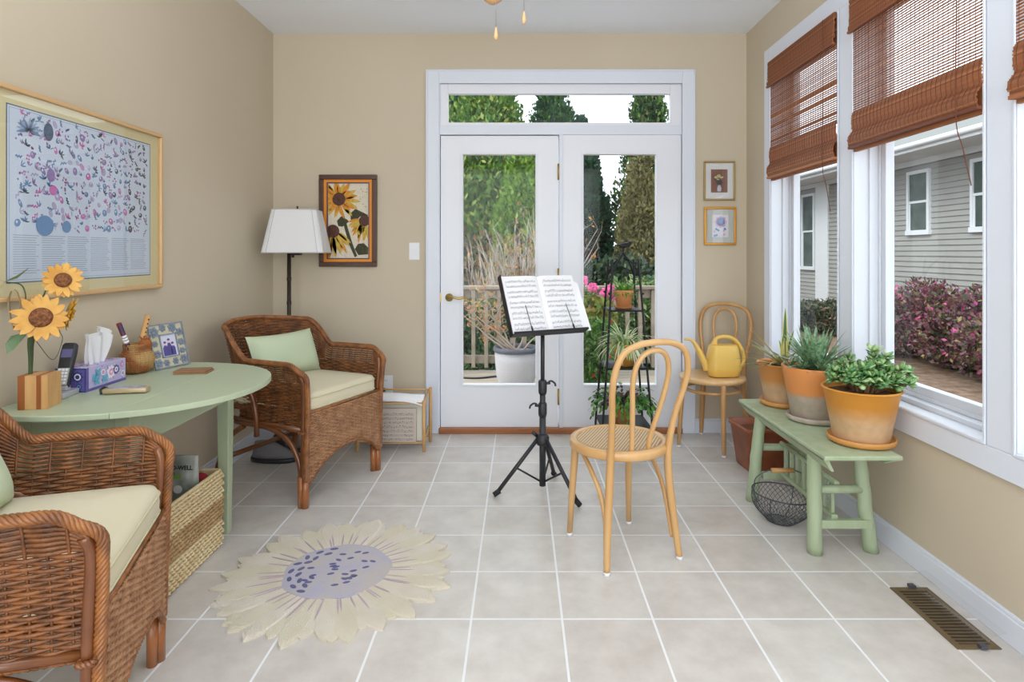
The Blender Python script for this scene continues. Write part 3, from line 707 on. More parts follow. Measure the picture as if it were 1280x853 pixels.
def bentwood(label, loc, rz, wood, cane=True, hw=.96, lean=1.0):
    root = thing('bentwood_chair', label, 'chair', loc, rz, 'bentwood chairs')
    m = MB(); Rr = [(-.205, 0)]
    m.lathe([(.165, .418), (.200, .418), (.207, .424), (.207, .446), (.200, .454), (.176, .455), (.172, .449)] if cane else [(0, .420), (.19, .420), (.204, .427), (.204, .445), (.195, .452), (.165, .451), (.0, .446)], 48, cap=False)
    o = m.build('seat_ring' if cane else 'seat', wood if cane else SEATW, root)
    if cane: MB().lathe([(0, .448), (.176, .450)], 40, cap=False).build('cane_panel', CANEW, root)
    half = [(.167, -.19, .006), (.153, -.172, .16), (.138, -.160, .32), (.134, -.162, .44), (.150*hw, -.19, .58), (.170*hw, -.225, .70), (.172*hw, -.247, .78), (.145*hw, -.262, .850), (.085*hw, -.270, .883), (0, -.273, .892)]
    half = [(x, y if z < .45 else -.165+(y+.165)*lean, z) for x, y, z in half]
    full = half+[(-x, y, z) for x, y, z in reversed(half[:-1])]
    pts = spline(full, 7); k = len(pts); m = MB(); m.tube(pts, [.0125+.0035*math.sin(PI*min(1, 1.0*min(i, k-1-i)/(k*.22)))*1 for i in range(k)], 12)
    m.build('back_hoop', wood, root)
    ih = [(.038, -.158, .425), (.042, -.170, .50), (.062, -.205, .62), (.078, -.232, .73), (.072, -.248, .80), (.045, -.260, .845), (0, -.264, .860)]
    ih = [(x, -.158+(y+.158)*lean, z) for x, y, z in ih]
    fi = ih+[(-x, y, z) for x, y, z in reversed(ih[:-1])]
    MB().tube(spline(fi, 7), .0105, 10).build('inner_hoop', wood, root)
    for s_ in (-1, 1):
        m = MB(); m.tube([(s_*.150, .160, .006), (s_*.142, .150, .2), (s_*.134, .134, .40), (s_*.132, .130, .43)], [.0115, .0145, .0165, .017], 12)
        lg = m.build('leg', wood, root); MB().lathe([(0, 0), (.013, 0), (.0135, .012), (0, .012)], 14, (s_*.150, .160, 0), cap=False).build('glide', WHITEP, lg)
        MB().lathe([(0, 0), (.013, 0), (.0135, .012), (0, .012)], 14, (s_*.167, -.19, 0), cap=False).build('glide', WHITEP, root)
        if cane:
            m = MB(); m.tube(spline([(s_*.128, .135, .412), (s_*.145, .06, .398), (s_*.150, -.03, .35), (s_*.146, -.105, .27), (s_*.146, -.142, .18), (s_*.154, -.160, .08)], 7), .0095, 10); m.build('side_brace', wood, root)
    if not cane:
        m = MB(); m.tube([(.163*math.cos(a), .163*math.sin(a)-.0, .365) for a in [2*PI*i/40 for i in range(40)]], .010, 8, closed=True); m.build('stretcher_ring', wood, root)
    return root
bentwood('natural bentwood chair with cane seat standing beside the music stand', (.415, 2.565, 0), math.radians(22), BENTW)
fc = bentwood('bentwood chair with solid seat in the far corner under the small pictures', (1.225, 3.885, 0), math.radians(137.4), BENTW2, False, 1.0, .35)

# watering can
wcan = thing('watering_can', 'yellow plastic watering can standing on the far bentwood chair', 'watering can', (1.285, 3.855, .4525), 0)
YEL = mat('yellow_plastic', (230, 190, 98), .42, col2=(226, 184, 88), scale=4)
def loft(m, secs, mi=0):
    n = len(secs[0]); vs = [p for s_ in secs for p in s_]
    fs = [(i*n+j, i*n+(j+1) % n, (i+1)*n+(j+1) % n, (i+1)*n+j) for i in range(len(secs)-1) for j in range(n)]
    b = len(m.v); m.add(vs, fs, mi, True); m.f.append(tuple(b+j for j in reversed(range(n)))); m.m.append(mi); m.sm.append(False)
    m.f.append(tuple(b+(len(secs)-1)*n+j for j in range(n))); m.m.append(mi); m.sm.append(False)
m = MB(); sec = lambda a, b_, z, cx=0: [Vector((cx+x, y, z)) for x, y in rrect(a, b_, min(a, b_)*.75, 5)]
loft(m, [sec(.088, .055, 0), sec(.094, .06, .006), sec(.108, .068, .045), sec(.108, .068, .055), sec(.098, .062, .13), sec(.088, .055, .185), sec(.080, .048, .198)])
m.build('body', YEL, wcan)
m = MB(); m.tube(spline([(-.072, 0, .18), (-.045, 0, .232), (0, 0, .247), (.05, 0, .24), (.09, 0, .21), (.12, 0, .16), (.13, 0, .11), (.118, 0, .07), (.098, 0, .045)], 6), .0125, 10); m.tube(spline([(-.05, 0, .196), (-.048, 0, .215), (-.045, 0, .23)], 4), .012, 8); m.build('handle', YEL, wcan)
m = MB(); m.tube(spline([(-.10, 0, .04), (-.125, 0, .10), (-.155, 0, .16), (-.185, 0, .21), (-.21, 0, .228), (-.245, 0, .232)], 6), [.026-.019*min(1, i/24) for i in range(31)], 12); m.build('spout', YEL, wcan)

# ------------------------------------------------------------------ music stand
ms = thing('music_stand', 'black folding tripod music stand in front of the glass doors', 'music stand', (.116, 3.13, 0))
m = MB(); m.tube([(0, 0, .035), (0, 0, .40)], .0165, 14); m.tube([(0, 0, .39), (0, 0, .52)], .0145, 14); m.tube([(0, 0, .5), (0, 0, .86)], .0105, 14); m.build('pole', BLACKP, ms)
for z_, sx_ in ((.54, 1), (.425, -1)):
    m = MB(); m.lathe([(0, -.035), (.019, -.035), (.022, -.02), (.022, .03), (.017, .038), (0, .038)], 16, (0, 0, z_), cap=False)
    o = m.build('collar', BLACKP, ms)
    m = MB(); m.tube([(sx_*.015, 0, z_+.02), (sx_*.04, 0, z_+.022)], .007, 8); m.tube(spline([(sx_*.03, -.006, z_+.03), (sx_*.045, -.008, z_+.034), (sx_*.062, -.006, z_+.022), (sx_*.066, -.003, z_+.008)], 4), .008, 8, flat=.6); m.build('knob', BLACKP, o)
m = MB(); m.lathe([(0, .245), (.028, .245), (.034, .26), (.034, .285), (.022, .305), (0, .305)], 18, cap=False); m.tube([(-.03, 0, .29), (-.05, -.01, .312)], .009, 8); m.build('hub', BLACKP, ms)
for fx, fy in ((-.237, -.058), (.166, -.179), (.072, .21)):
    d = Vector((fx, fy, 0)).normalized(); m = MB(); m.tube([d*.028+Vector((0, 0, .275)), Vector((fx, fy, .014))], .0105, 10); lg = m.build('leg', BLACKP, ms)
    m = MB(); m.tube([Vector((fx, fy, .014))-d*.02+Vector((0, 0, .016)), Vector((fx, fy, .011))+d*.012], [.014, .013], 10); m.build('rubber_foot', mat('black_rubber', (28, 28, 30), .7), lg)
    mid = (d*.028+Vector((0, 0, .275))).lerp(Vector((fx, fy, .014)), .52); MB().tube([Vector((0, 0, .06))+d*.015, mid], .005, 6).build('brace', BLACKP, ms)
# desk
yaw = math.radians(27); tilt = math.radians(27)
dk = Matrix.Translation((.116+.034, 3.13-.042, .818)) @ Matrix.Rotation(yaw, 4, 'Z') @ Matrix.Rotation(-tilt, 4, 'X')
dkl = Matrix.Translation((-.116, -3.13, 0)) @ dk
m = MB(); m.box(-.205, .205, 0, .004, .0, .315, M=dkl); m.box(-.222, .205, -.05, 0, -.004, 0, M=dkl); m.box(-.222, .205, -.054, -.05, -.004, .007, M=dkl)
m.box(-.222, -.218, -.030, .004, 0, .322, M=dkl); m.box(-.218, -.205, 0, .004, 0, .322, M=dkl)
m.build('desk', BLACKM, ms)
m = MB(); m.tube([dkl @ Vector((-.03, .02, .04)), dkl @ Vector((-.03, .03, .16))], .014, 10); m.tube([Vector((0, 0, .84)), dkl @ Vector((-.03, .022, .08))], .011, 10); m.box(-.08, .02, .004, .02, .03, .15, M=dkl); m.build('bracket', BLACKP, ms)
for s_ in (-1, 1): 
    m = MB(); m.tube([dkl @ Vector((s_*.12, -.052, -.0)), dkl @ Vector((s_*.12, -.047, .05)), dkl @ Vector((s_*.118, -.034, .15))], .0018, 6); m.tube([dkl @ Vector((s_*.12, -.053, .008)), dkl @ Vector((s_*.12, -.05, .03))], .0045, 8); m.build('page_clip', BLACKM, ms)
# book
bk = thing('music_book', 'open sheet music book resting on the music stand desk', 'book'); bk.matrix_world = dk
def page_surface(x0, x1, z0, z1, thick, sgn, yb):
    n = 14; top = []; 
    for i in range(n+1):
        t = i/n; x = x0+(x1-x0)*t
        arch_ = thick*(math.sin(PI*min(1, t*1.15))**.6*.5+.5*(1-t)) if sgn > 0 else 0
        top.append((x, arch_))
    return top
BOOKW = .212
for s_ in (-1, 1):
    m = MB(); n = 16; prof = []
    for i in range(n+1):
        t = i/n; x = s_*BOOKW*t; y = -(.008+.016*(1-math.exp(-t*9))*(1-.45*t)); prof.append((x, y))
    hh = .318
    vs = [Vector((x, y, z)) for z in (.002, hh) for x, y in prof]+[Vector((x, -.0045, z)) for z in (.002, hh) for x, y in prof]
    k = n+1
    fs = [(i, i+1, k+i+1, k+i) for i in range(n)]+[(2*k+i, 3*k+i, 3*k+i+1, 2*k+i+1) for i in range(n)]+[(i, 2*k+i, 2*k+i+1, i+1) for i in range(n)]+[(k+i, k+i+1, 3*k+i+1, 3*k+i) for i in range(n)]+[(n, 2*k+n, 3*k+n, k+n)]
    m.add(vs, fs, 0, False); m.build('page_block', PAPER, bk)
    # staves following the page
    m = MB(); rng = random.Random(7+s_)
    def yat(x):
        t = abs(x)/BOOKW; return -(.008+.016*(1-math.exp(-t*9))*(1-.45*t))-.0006
    def strip(xa, xb_, z, h):
        N2 = 10; v = []
        for i in range(N2+1):
            x = xa+(xb_-xa)*i/N2; v += [Vector((x, yat(x), z)), Vector((x, yat(x), z+h))]
        m.add(v, [(2*i, 2*i+2, 2*i+3, 2*i+1) for i in range(N2)])
    for g in range(5):
        for h_ in (0, 1):
            zz = .290-g*.058-h_*.026
            xa, xb_ = (-.195, -.022) if s_ < 0 else (.022, .195)
            for l in range(5): strip(xa, xb_, zz-l*.0022, .0004)
            for x in [xa+.004+(xb_-xa-.01)*i/26 for i in range(27)]:
                if rng.random() < .75:
                    dz = rng.uniform(-.010, .002); strip(x, x+.0030, zz+dz, .0022); strip(x+.0028, x+.0034, zz+dz, .008)
        strip(xa, xa+.0006, .290-g*.058-.036, .037); 
    m.build('music_notation', INK, bk)
m = MB(); m.box(-.215, .215, -.0042, -.0012, 0, .322); m.build('cover', mat('book_cover', (44, 48, 66), .5), bk)
m = MB(); m.add([Vector((.2, -.0065, .004)), Vector((.246, -.012, .002)), Vector((.236, -.014, .27)), Vector((.2, -.0065, .3))], [(0, 1, 2, 3)]); m.add([Vector((.2, -.0055, .004)), Vector((.246, -.011, .002)), Vector((.236, -.013, .27)), Vector((.2, -.0055, .3))], [(3, 2, 1, 0)]); m.build('loose_page', PAPER, bk)

# ------------------------------------------------------------------ floor lamp
lp = thing('floor_lamp', 'dark bronze swing arm floor lamp with white shade in the left corner', 'lamp', (-1.50, 3.96, 0))
m = MB(); m.lathe([(0, 0), (.125, 0), (.13, .01), (.12, .022), (.05, .032), (.02, .05), (0, .05)], 36, cap=False); m.build('base', BRONZE, lp)
m = MB(); m.tube([(0, 0, .03), (0, 0, 1.235)], .0125, 12)
for z_ in (.3, .5, .7, .905, 1.06): m.lathe([(.012, -.012), (.0155, -.008), (.0155, -.003), (.013, 0), (.0155, .003), (.0155, .008), (.012, .012)], 12, (0, 0, z_), cap=False)
m.build('pole', BRONZE, lp)
m = MB(); m.tube([(-.004, 0, 1.222), (.028, -.01, 1.222)], .009, 8); m.tube([(.028, -.01, 1.20), (.028, -.01, 1.25)], .010, 8); m.tube([(.028, -.01, 1.24), (.07, -.03, 1.24)], .008, 8); m.box(.05, .09, -.045, -.015, 1.215, 1.25); m.tube([(.065, -.03, 1.24), (.065, -.03, 1.50)], .006, 8); m.build('swing_arm', BRONZE, lp)
sh = MB(); cx_, cy_ = .065, -.03; ang = math.radians(8)
def shr(a, z): 
    out = []
    for x, y in rrect(a, a*.86, .035*a/.18, 3):
        out.append(Vector((cx_+x*math.cos(ang)-y*math.sin(ang), cy_+x*math.sin(ang)+y*math.cos(ang), z)))
    return out
r0 = shr(.190, 1.232); r1 = shr(.137, 1.503); n = len(r0)
sh.add(r0+r1, [(j, (j+1) % n, n+(j+1) % n, n+j) for j in range(n)], 0, False)
r0b = [Vector((cx_, cy_, p.z)).lerp(p, .985) for p in r0]; r1b = [Vector((cx_, cy_, p.z)).lerp(p, .985) for p in r1]
sh.add(r0b+r1b, [(j, n+j, n+(j+1) % n, (j+1) % n) for j in range(n)], 0, False)
sh.build('lamp_shade', SHADE, lp)
m = MB(); m.tube(r0, .003, 6, closed=True); m.tube(r1, .003, 6, closed=True)
for j in (0, 3, 4, 7, 8, 11, 12, 15): 
    if j < n: m.tube([r0[j], r1[j]], .0016, 5)
m.build('shade_trim', SHTRIM, lp)
m = MB(); m.lathe([(0, 0), (.007, 0), (.009, .012), (.005, .02), (.007, .028), (0, .034)], 12, (cx_, cy_, 1.500), cap=False); m.tube([r1[0].lerp(r1[8], .0), r1[8]], .002, 5); m.build('finial', BRONZE, lp)

# ------------------------------------------------------------------ sage green drop leaf table
tb = thing('drop_leaf_table', 'sage green oval drop leaf table against the left wall', 'table', (-1.5, 2.33, 0))
TCX, TCY, TA, TB_, TZ = -1.5, 2.33, .510, .462, .73
def oval(x0, x1, n=60):
    pts = []
    for i in range(n):
        t = 2*PI*i/n; x = TA*math.copysign(abs(math.cos(t))**.94, math.cos(t)); y = TB_*math.copysign(abs(math.sin(t))**.94, math.sin(t)); pts.append((x, y))
    # clip to [x0, x1]
    for lim, sg in ((x0, 1), (x1, -1)):
        out = []
        for i in range(len(pts)):
            a, b_ = pts[i], pts[(i+1) % len(pts)]; ia, ib = sg*(a[0]-lim) >= 0, sg*(b_[0]-lim) >= 0
            if ia: out.append(a)
            if ia != ib:
                t = (lim-a[0])/(b_[0]-a[0]); out.append((lim, a[1]+(b_[1]-a[1])*t))
        pts = out
    return pts
xw = XL+.006+1.5
MB().prism(oval(xw, .215), Matrix.Translation((0, 0, TZ-.02)), .02).build('tabletop', GREEN, tb, bevel=.004)
MB().prism(oval(.2165, 1), Matrix.Translation((0, 0, TZ-.02)), .02).build('drop_leaf', GREEN, tb, bevel=.004)
MB().box(xw, xw+.017, -.33, .33, .36, TZ-.022).build('drop_leaf', GREEN, tb, bevel=.003)
m = MB(); ax0, ax1, ay0, ay1 = -.14, .225, -.34, .37
m.box(ax1-.018, ax1, ay0+.02, ay1-.02, .585, TZ-.021); m.box(ax0, ax0+.018, ay0+.02, ay1-.02, .585, TZ-.021); m.box(ax0+.02, ax1-.02, ay0, ay0+.018, .585, TZ-.021); m.box(ax0+.02, ax1-.02, ay1-.018, ay1, .585, TZ-.021)
m.build('apron', GREEN, tb, bevel=.002)
for x, y in ((ax0+.02, ay0+.02), (ax1-.02, ay0+.02), (ax0+.02, ay1-.02), (ax1-.02, ay1-.02)):
    m = MB(); a = .026; b_ = .019
    m.add([(x+s1*b_, y+s2*b_, 0) for s1, s2 in ((-1, -1), (1, -1), (1, 1), (-1, 1))]+[(x+s1*a, y+s2*a, .58) for s1, s2 in ((-1, -1), (1, -1), (1, 1), (-1, 1))]+[(x+s1*a, y+s2*a, TZ-.021) for s1, s2 in ((-1, -1), (1, -1), (1, 1), (-1, 1))],
          [(3, 2, 1, 0), (8, 9, 10, 11)]+[(i, (i+1) % 4, 4+(i+1) % 4, 4+i) for i in range(4)]+[(4+i, 4+(i+1) % 4, 8+(i+1) % 4, 8+i) for i in range(4)])
    m.build('leg', GREEN, tb, bevel=.003)

# ---- things on the table
WBA = mat('light_maple_strip', (206, 162, 108), .45, col2=(196, 148, 92), scale=14, stretch=(4, 4, .5))
WBB = mat('dark_cherry_strip', (156, 92, 44), .45, col2=(140, 80, 36), scale=14, stretch=(4, 4, .5))
fx, fy = -1.563, 1.985
wf = thing('wooden_sunflower_vase', 'laminated wooden block holding carved wooden sunflowers on the green table', 'ornament', (fx, fy, TZ+.0005), math.radians(12))
m = MB()
for i, (x0, x1, mi) in enumerate(((-.042, -.022, 1), (-.022, -.004, 0), (-.004, .010, 0), (.010, .024, 1), (.024, .042, 0))): m.box(x0, x1, -.042, .042, 0, .108, mi)
m.build('block', [WBA, WBB], wf)
STEM = mat('painted_green_wood', (66, 84, 50), .6, col2=(54, 72, 42), scale=12)
PET = mat('carved_yellow_petals', (220, 170, 84), .55, col2=(202, 146, 62), scale=20); PET2 = mat('golden_petals_back', (190, 140, 34), .55)
DISC = mat('brown_seed_head', (158, 102, 62), .8, col2=(106, 62, 36), scale=110, bump=1, bscale=160)
def local(px_, py_, Z): return Vector((at(px_, Z), Z, 1.2316+(316-py_)/762*Z))
Mi = (Matrix.Translation((fx, fy, TZ+.0005)) @ Matrix.Rotation(math.radians(12), 4, 'Z')).inverted()
def L_(px_, py_, Z): return Mi @ local(px_, py_, Z)
m = MB(); a = L_(38, 474, 1.975); b_ = L_(39, 425, 1.97); c = L_(47, 405, 1.97)
m.tube(spline([a, a.lerp(b_, .5), b_, c], 5), [.008+.014*(i/15)**2 for i in range(16)], 10, flat=.6); m.build('stem', STEM, wf)
def sunflower(c, nrm, r, mp, seed):
    rng = random.Random(seed); nrm = (Mi.to_3x3() @ Vector(nrm)).normalized(); u = nrm.cross(Vector((0, 0, 1))).normalized(); v = nrm.cross(u)
    M = Matrix((u, v, nrm)).transposed().to_4x4(); M.translation = c; m = MB()
    for lay, (k, off_, rr) in enumerate(((14, 0, 1), (14, .22, .93))):
        for i in range(k):
            an = 2*PI*i/k+off_+rng.gauss(0, .05); L1 = r*rr*rng.uniform(.9, 1.05); 
            pl_ = petal(0, 0, an, r*.25, L1, r*.15, rng.gauss(0, .003)); tiltM = M @ Matrix.Translation((0, 0, -.003*lay-.002))
            nn = len(pl_); vs = []
            for (x, y) in pl_: q = math.hypot(x, y)/r; vs.append(tiltM @ Vector((x, y, -.004+.012*q*q*(1 if lay == 0 else .3))))
            vs += [p-nrm*.002 for p in vs]
            m.add(vs, [tuple(range(nn)), tuple(reversed(range(nn, 2*nn)))]+[(j, nn+j, nn+(j+1) % nn, (j+1) % nn) for j in range(nn)])
    f = m.build('flower', mp, wf)
    m = MB(); m.lathe([(0, .011), (r*.2, .009), (r*.36, .004), (r*.40, -.003), (0, -.003)], 22, M=M.to_3x3(), c=c, cap=False); m.build('seed_head', DISC, f)
sunflower(L_(51, 397, 1.96), (.55, -.9, .18), .080, PET, 1)
sunflower(L_(79, 350, 2.02), (.75, -.75, .25), .062, PET, 2)
sunflower(L_(88, 393, 2.03), (.75, .72, -.3), .055, PET2, 3)
m = MB(); m.tube(spline([L_(42, 420, 1.985), L_(50, 385, 2.0), L_(58, 362, 2.01), L_(70, 354, 2.03)], 6), .0025, 6); m.tube(spline([L_(44, 425, 1.985), L_(66, 450, 2.03), L_(78, 425, 2.04), L_(74, 412, 2.04), L_(82, 398, 2.045)], 6), .0012, 5)
m.tube(spline([L_(36, 425, 1.99), L_(30, 390, 2.0), L_(32, 370, 2.0), L_(26, 356, 2.0), L_(8, 353, 1.98)], 6), .0022, 6); m.build('wire_stem', STEM, wf)
TANW = mat('curled_wood_strip', (146, 128, 92), .7)
m = MB()
for pts in ([L_(18, 362, 1.98), L_(22, 366, 1.985), L_(25, 378, 1.99), L_(25, 392, 1.99)], [L_(14, 364, 1.97), L_(11, 376, 1.97), L_(13, 396, 1.97), L_(18, 411, 1.98)]): m.tube(spline(pts, 5), .005, 6, flat=.35)
m.build('curled_leaf', TANW, wf)
m = MB(); q = [L_(4, 353, 1.97), L_(20, 345, 1.97), L_(36, 335, 1.98), L_(21, 348, 1.97)]; m.add(q+[p+Vector((0, .003, 0)) for p in q], [(0, 1, 2, 3), (7, 6, 5, 4), (0, 4, 5, 1), (1, 5, 6, 2), (2, 6, 7, 3), (3, 7, 4, 0)]); m.build('narrow_leaf', mat('olive_leaf_wood', (92, 98, 60), .6), wf)
m = MB(); q = [L_(33, 419, 1.97), L_(24, 418, 1.96), L_(13, 421, 1.94), L_(7, 430, 1.93), L_(8, 443, 1.93), L_(16, 438, 1.94), L_(24, 429, 1.95)]; k = len(q); m.add(q+[p+Vector((0, .003, .001)) for p in q], [tuple(range(k)), tuple(reversed(range(k, 2*k)))]+[(i, k+i, k+(i+1) % k, (i+1) % k) for i in range(k)]); m.build('broad_leaf', mat('broad_leaf_wood', (104, 130, 92), .5), wf)

# phone
ph = thing('cordless_telephone', 'black and silver cordless phone in its charging base behind the wooden sunflowers', 'phone', (-1.606, 2.125, TZ+.0005), math.radians(10))
m = MB(); m.prism(rrect(.040, .055, .012, 4), Matrix.Identity(4), .018); m.box(-.022, .022, .0, .03, .018, .035); m.build('base', mat('silver_plastic', (170, 172, 178), .4), ph, bevel=.003)
Mp = Matrix.Translation((-.0, .012, .02)) @ Matrix.Rotation(math.radians(-22), 4, 'X') @ Matrix.Rotation(math.radians(0), 4, 'Z')
m = MB(); loft(m, [[Mp @ Vector((x, y, z)) for x, y in rrect(a_, .012, .01, 4)] for a_, z in ((.018, 0), (.023, .01), (.024, .08), (.026, .13), (.024, .158), (.019, .165))]); hsf = m.build('handset', BLACKP, ph)
m = MB(); m.box(-.017, .017, -.0135, -.0115, .112, .142, M=Mp); m.build('screen', mat('phone_screen', (98, 96, 140), .2), hsf)
m = MB(); m.box(-.019, .019, -.0128, -.0115, .014, .074, M=Mp); m.build('keypad_plate', mat('silver_plastic', (170, 172, 178), .4), hsf)
m = MB()
for r_ in range(5):
    for c_ in range(3): m.box(-.015+c_*.011, -.007+c_*.011, -.0145, -.0128, .018+r_*.0115, .0255+r_*.0115, M=Mp)
m.build('keys', WHITEP, hsf)

# tissue box
tx = thing('tissue_box', 'blue and violet floral tissue box with a white tissue on the green table', 'tissue box', (-1.611, 2.295, TZ+.0005), math.radians(1))
m = MB(); TB1 = mat('tissue_box_lavender', (186, 176, 214), .45); m.box(-.055, .055, -.112, .112, 0, .086); m.build('carton', TB1, tx, bevel=.0015)
TC = [mat('box_violet', (98, 84, 156), .5), mat('box_navy', (58, 66, 124), .5), mat('box_pink', (224, 150, 196), .5), mat('box_sky', (98, 176, 206), .5), mat('box_white', (232, 228, 240), .5), mat('box_magenta', (196, 92, 160), .5)]
m = MB(); Mx = frame_M((.0553, -.112, 0), (0, 1, 0), (0, 0, 1))
flat(m, Mx, rect(0, .224, 0, .010), 0, 1); flat(m, Mx, rect(0, .012, .01, .086), 0, 1)
for (cx, cy, r_, c1, c2) in ((.135, .048, .026, 4, 2), (.09, .055, .013, 4, 5), (.165, .052, .020, 0, 4), (.205, .03, .012, 4, 0), (.20, .065, .010, 5, 4)):
    for i in range(9): flat(m, Mx, petal(cx, cy, 2*PI*i/9, r_*.3, r_, r_*.26), c1, 2)
    flat(m, Mx, ell(cx, cy, r_*.5, r_*.5), c2, 3); flat(m, Mx, ell(cx, cy, r_*.2, r_*.2), c1, 4)
for (cx, cy) in ((.045, .045), (.06, .06), (.055, .03), (.10, .03)):
    for i in range(4): flat(m, Mx, petal(cx, cy, PI/4+PI/2*i, .001, .02, .006), 3, 5)
rng = random.Random(2)
for i in range(30): flat(m, Mx, ell(rng.uniform(.015, .21), rng.uniform(.012, .08), .003, .002, 8, rng.random()*3), rng.choice((0, 1, 4)), 1)
My = frame_M((-.055, -.1123, 0), (1, 0, 0), (0, 0, 1)); flat(m, My, rect(0, .11, 0, .086), 1, 0); flat(m, My, rect(.006, .050, .006, .08), 0, 1); flat(m, My, rect(.056, .104, .006, .08), 0, 1)
for (cx, cy, r_) in ((.028, .045, .018), (.08, .055, .022), (.085, .02, .012), (.03, .018, .012)): 
    for i in range(8): flat(m, My, petal(cx, cy, 2*PI*i/8, r_*.3, r_, r_*.25), 1, 2)
    flat(m, My, ell(cx, cy, r_*.55, r_*.55), 4 if r_ > .02 else 3, 3); flat(m, My, ell(cx, cy, r_*.35, r_*.35), 1, 4)
Mt = frame_M((-.055, -.112, .0863), (1, 0, 0), (0, 1, 0))
for i in range(46): flat(m, Mt, ell(rng.uniform(.008, .102), rng.uniform(.01, .214), rng.uniform(.004, .01), .003, 8, rng.random()*3), rng.choice((0, 1, 2, 4, 4)), 1+i % 3)
m.build('printed_pattern', TC, tx)
m = MB(); n = 15; rows = []; TIS = mat('white_tissue', (246, 247, 250), .9, trans=.35)
for r_ in range(9):
    t = r_/8; rr = []
    for j in range(n+1):
        u = -1+2*j/n; wd = .036+.040*t; rr.append(Vector((.012*math.sin(u*7+t*2)*(.4+t)+.008*t, u*wd+.012*t, .084+.125*t*(1-.10*u*u)+.012*math.sin(u*4)*t)))
    rows.append(rr)
vs = [p for r_ in rows for p in r_]; k = n+1
m.add(vs, [(i*k+j, i*k+j+1, (i+1)*k+j+1, (i+1)*k+j) for i in range(8) for j in range(n)], 0, True)
m.add([p+Vector((.018-.01*(i//k)/8, .0, -.0)) for i, p in enumerate(vs)], [(i*k+j, i*k+j+1, (i+1)*k+j+1, (i+1)*k+j) for i in range(7) for j in range(n)], 0, True)
m.build('tissue', TIS, tx)

# woven pot with flutes
wp = thing('woven_pot', 'small round woven pot holding wooden flutes on the green table', 'basket', (-1.597, 2.54, TZ+.0005))
STR = mat('straw_weave', (204, 164, 104), .75, col2=(168, 104, 56), scale=22, detail=0); basket_bump(STR, 8, 60, .9)
m = MB(); m.lathe([(0, 0), (.036, 0), (.055, .02), (.064, .05), (.060, .078), (.045, .098), (.043, .106), (.050, .116), (.049, .122), (.041, .116), (.038, .10), (0, .095)], 36, cap=False)
for i in range(24):
    a = 2*PI*i/24; m.tube([((r_+.001)*math.cos(a), (r_+.001)*math.sin(a), z_) for r_, z_ in ((.036, .002), (.055, .02), (.064, .05), (.060, .078), (.045, .098), (.048, .114))], .0022, 5)
m.build('pot_body', STR, wp)
f1 = MB(); f1.tube([(.005, -.005, .02), (-.012, -.04, .12), (-.028, -.072, .215)], .0095, 10); 
for i in range(3): 
    t = .62+.12*i; p = Vector((-.012, -.04, .12)).lerp(Vector((-.028, -.072, .215)), t-.5); f1.tube([p, p+Vector((-.0016, -.0032, .0095))], .0100, 10, 1)
o = f1.build('painted_rattle', [mat('rattle_red_brown', (134, 52, 40), .5, col2=(48, 38, 84), scale=30, detail=0), PAPER]); o.location = wp.location; tag(o, 'dark red and blue painted rain stick leaning left in the woven pot', 'instrument')
f2 = MB(); f2.tube([(.0, .0, .03), (.006, .02, .12), (.016, .05, .235)], .011, 12)
for i in range(5): 
    p = Vector((.006, .02, .12)).lerp(Vector((.016, .05, .235)), .25+.15*i)+Vector((.0100, -.004, 0)); f2.ball(p, .0035, 8, 5, 1)
o = f2.build('wooden_flute', [mat('flute_wood', (206, 156, 98), .5), INK]); o.location = wp.location; tag(o, 'light wooden flute leaning right in the woven pot', 'instrument')
f3 = MB(); f3.ball((.022, .022, .112), .026, 12, 8, sc=(1, 1.1, 1.1)); [f3.tube([(.022, .022, .12), (.022+.02*math.cos(a), .022+.022*math.sin(a), .152)], [.008, .002], 5) for a in (0, 1, 2, 3, 4, 5)]
o = f3.build('dried_seed_head', mat('dried_brown', (166, 98, 50), .9, bump=.8, bscale=120)); o.location = wp.location; tag(o, 'rust brown dried seed head in the mouth of the woven pot', 'ornament')

# photo frame
A_ = Vector((-1.545, 2.582, TZ)); B_ = Vector((-1.487, 2.745, TZ)); Ux = (B_-A_).normalized(); up = Vector((-.26*Ux.y, .26*Ux.x, .965)).normalized()
Mf = frame_M((0, 0, 0), Ux, up); PEW = mat('pewter', (140, 150, 166), .45, .35, bump=.6, bscale=160); CRM = mat('frame_cream_enamel', (196, 188, 158), .5)
pf = thing('photo_frame', 'pewter picture frame with floral border holding a small photo on the green table', 'picture frame', A_+Vector((0, 0, .002)))
Wf, Hf = .172, .195; m = MB()
def bar(m, x0, x1, y0, y1, z0, z1, mi=0, M=Mf): m.box(x0, x1, y0, y1, z0, z1, mi, M)
bar(m, 0, Wf, 0, Hf, -.006, .0)
o = m.build('backing', CRM, pf); m = MB()
for r_ in ((0, Wf, 0, .006), (0, Wf, Hf-.006, Hf), (0, .006, 0, Hf), (Wf-.006, Wf, 0, Hf), (.045, Wf-.042, .045, .050), (.045, Wf-.042, Hf-.052, Hf-.047), (.045, .050, .045, Hf-.047), (Wf-.047, Wf-.042, .045, Hf-.047)): bar(m, *r_, 0, .005)
rng = random.Random(6)
for (cx, cy, r_) in ((.024, .025, .016), (.06, .022, .013), (.105, .024, .013), (.148, .028, .017), (.024, .065, .015), (.022, .11, .012), (.026, .16, .02), (.07, .175, .014), (.118, .172, .018), (.15, .15, .015), (.15, .105, .014), (.148, .066, .012)):
    r_ *= 1.15
    for i in range(6): m.prism(petal(cx, cy, 2*PI*i/6+cx*50, r_*.15, r_*1.1, r_*.40), Mf, .003)
    m.tube([Mf @ Vector((x, y, .004)) for x, y in ell(cx, cy, r_*.5, r_*.5, 12)], .0016, 5, closed=True)
m.build('pewter_border', PEW, pf)
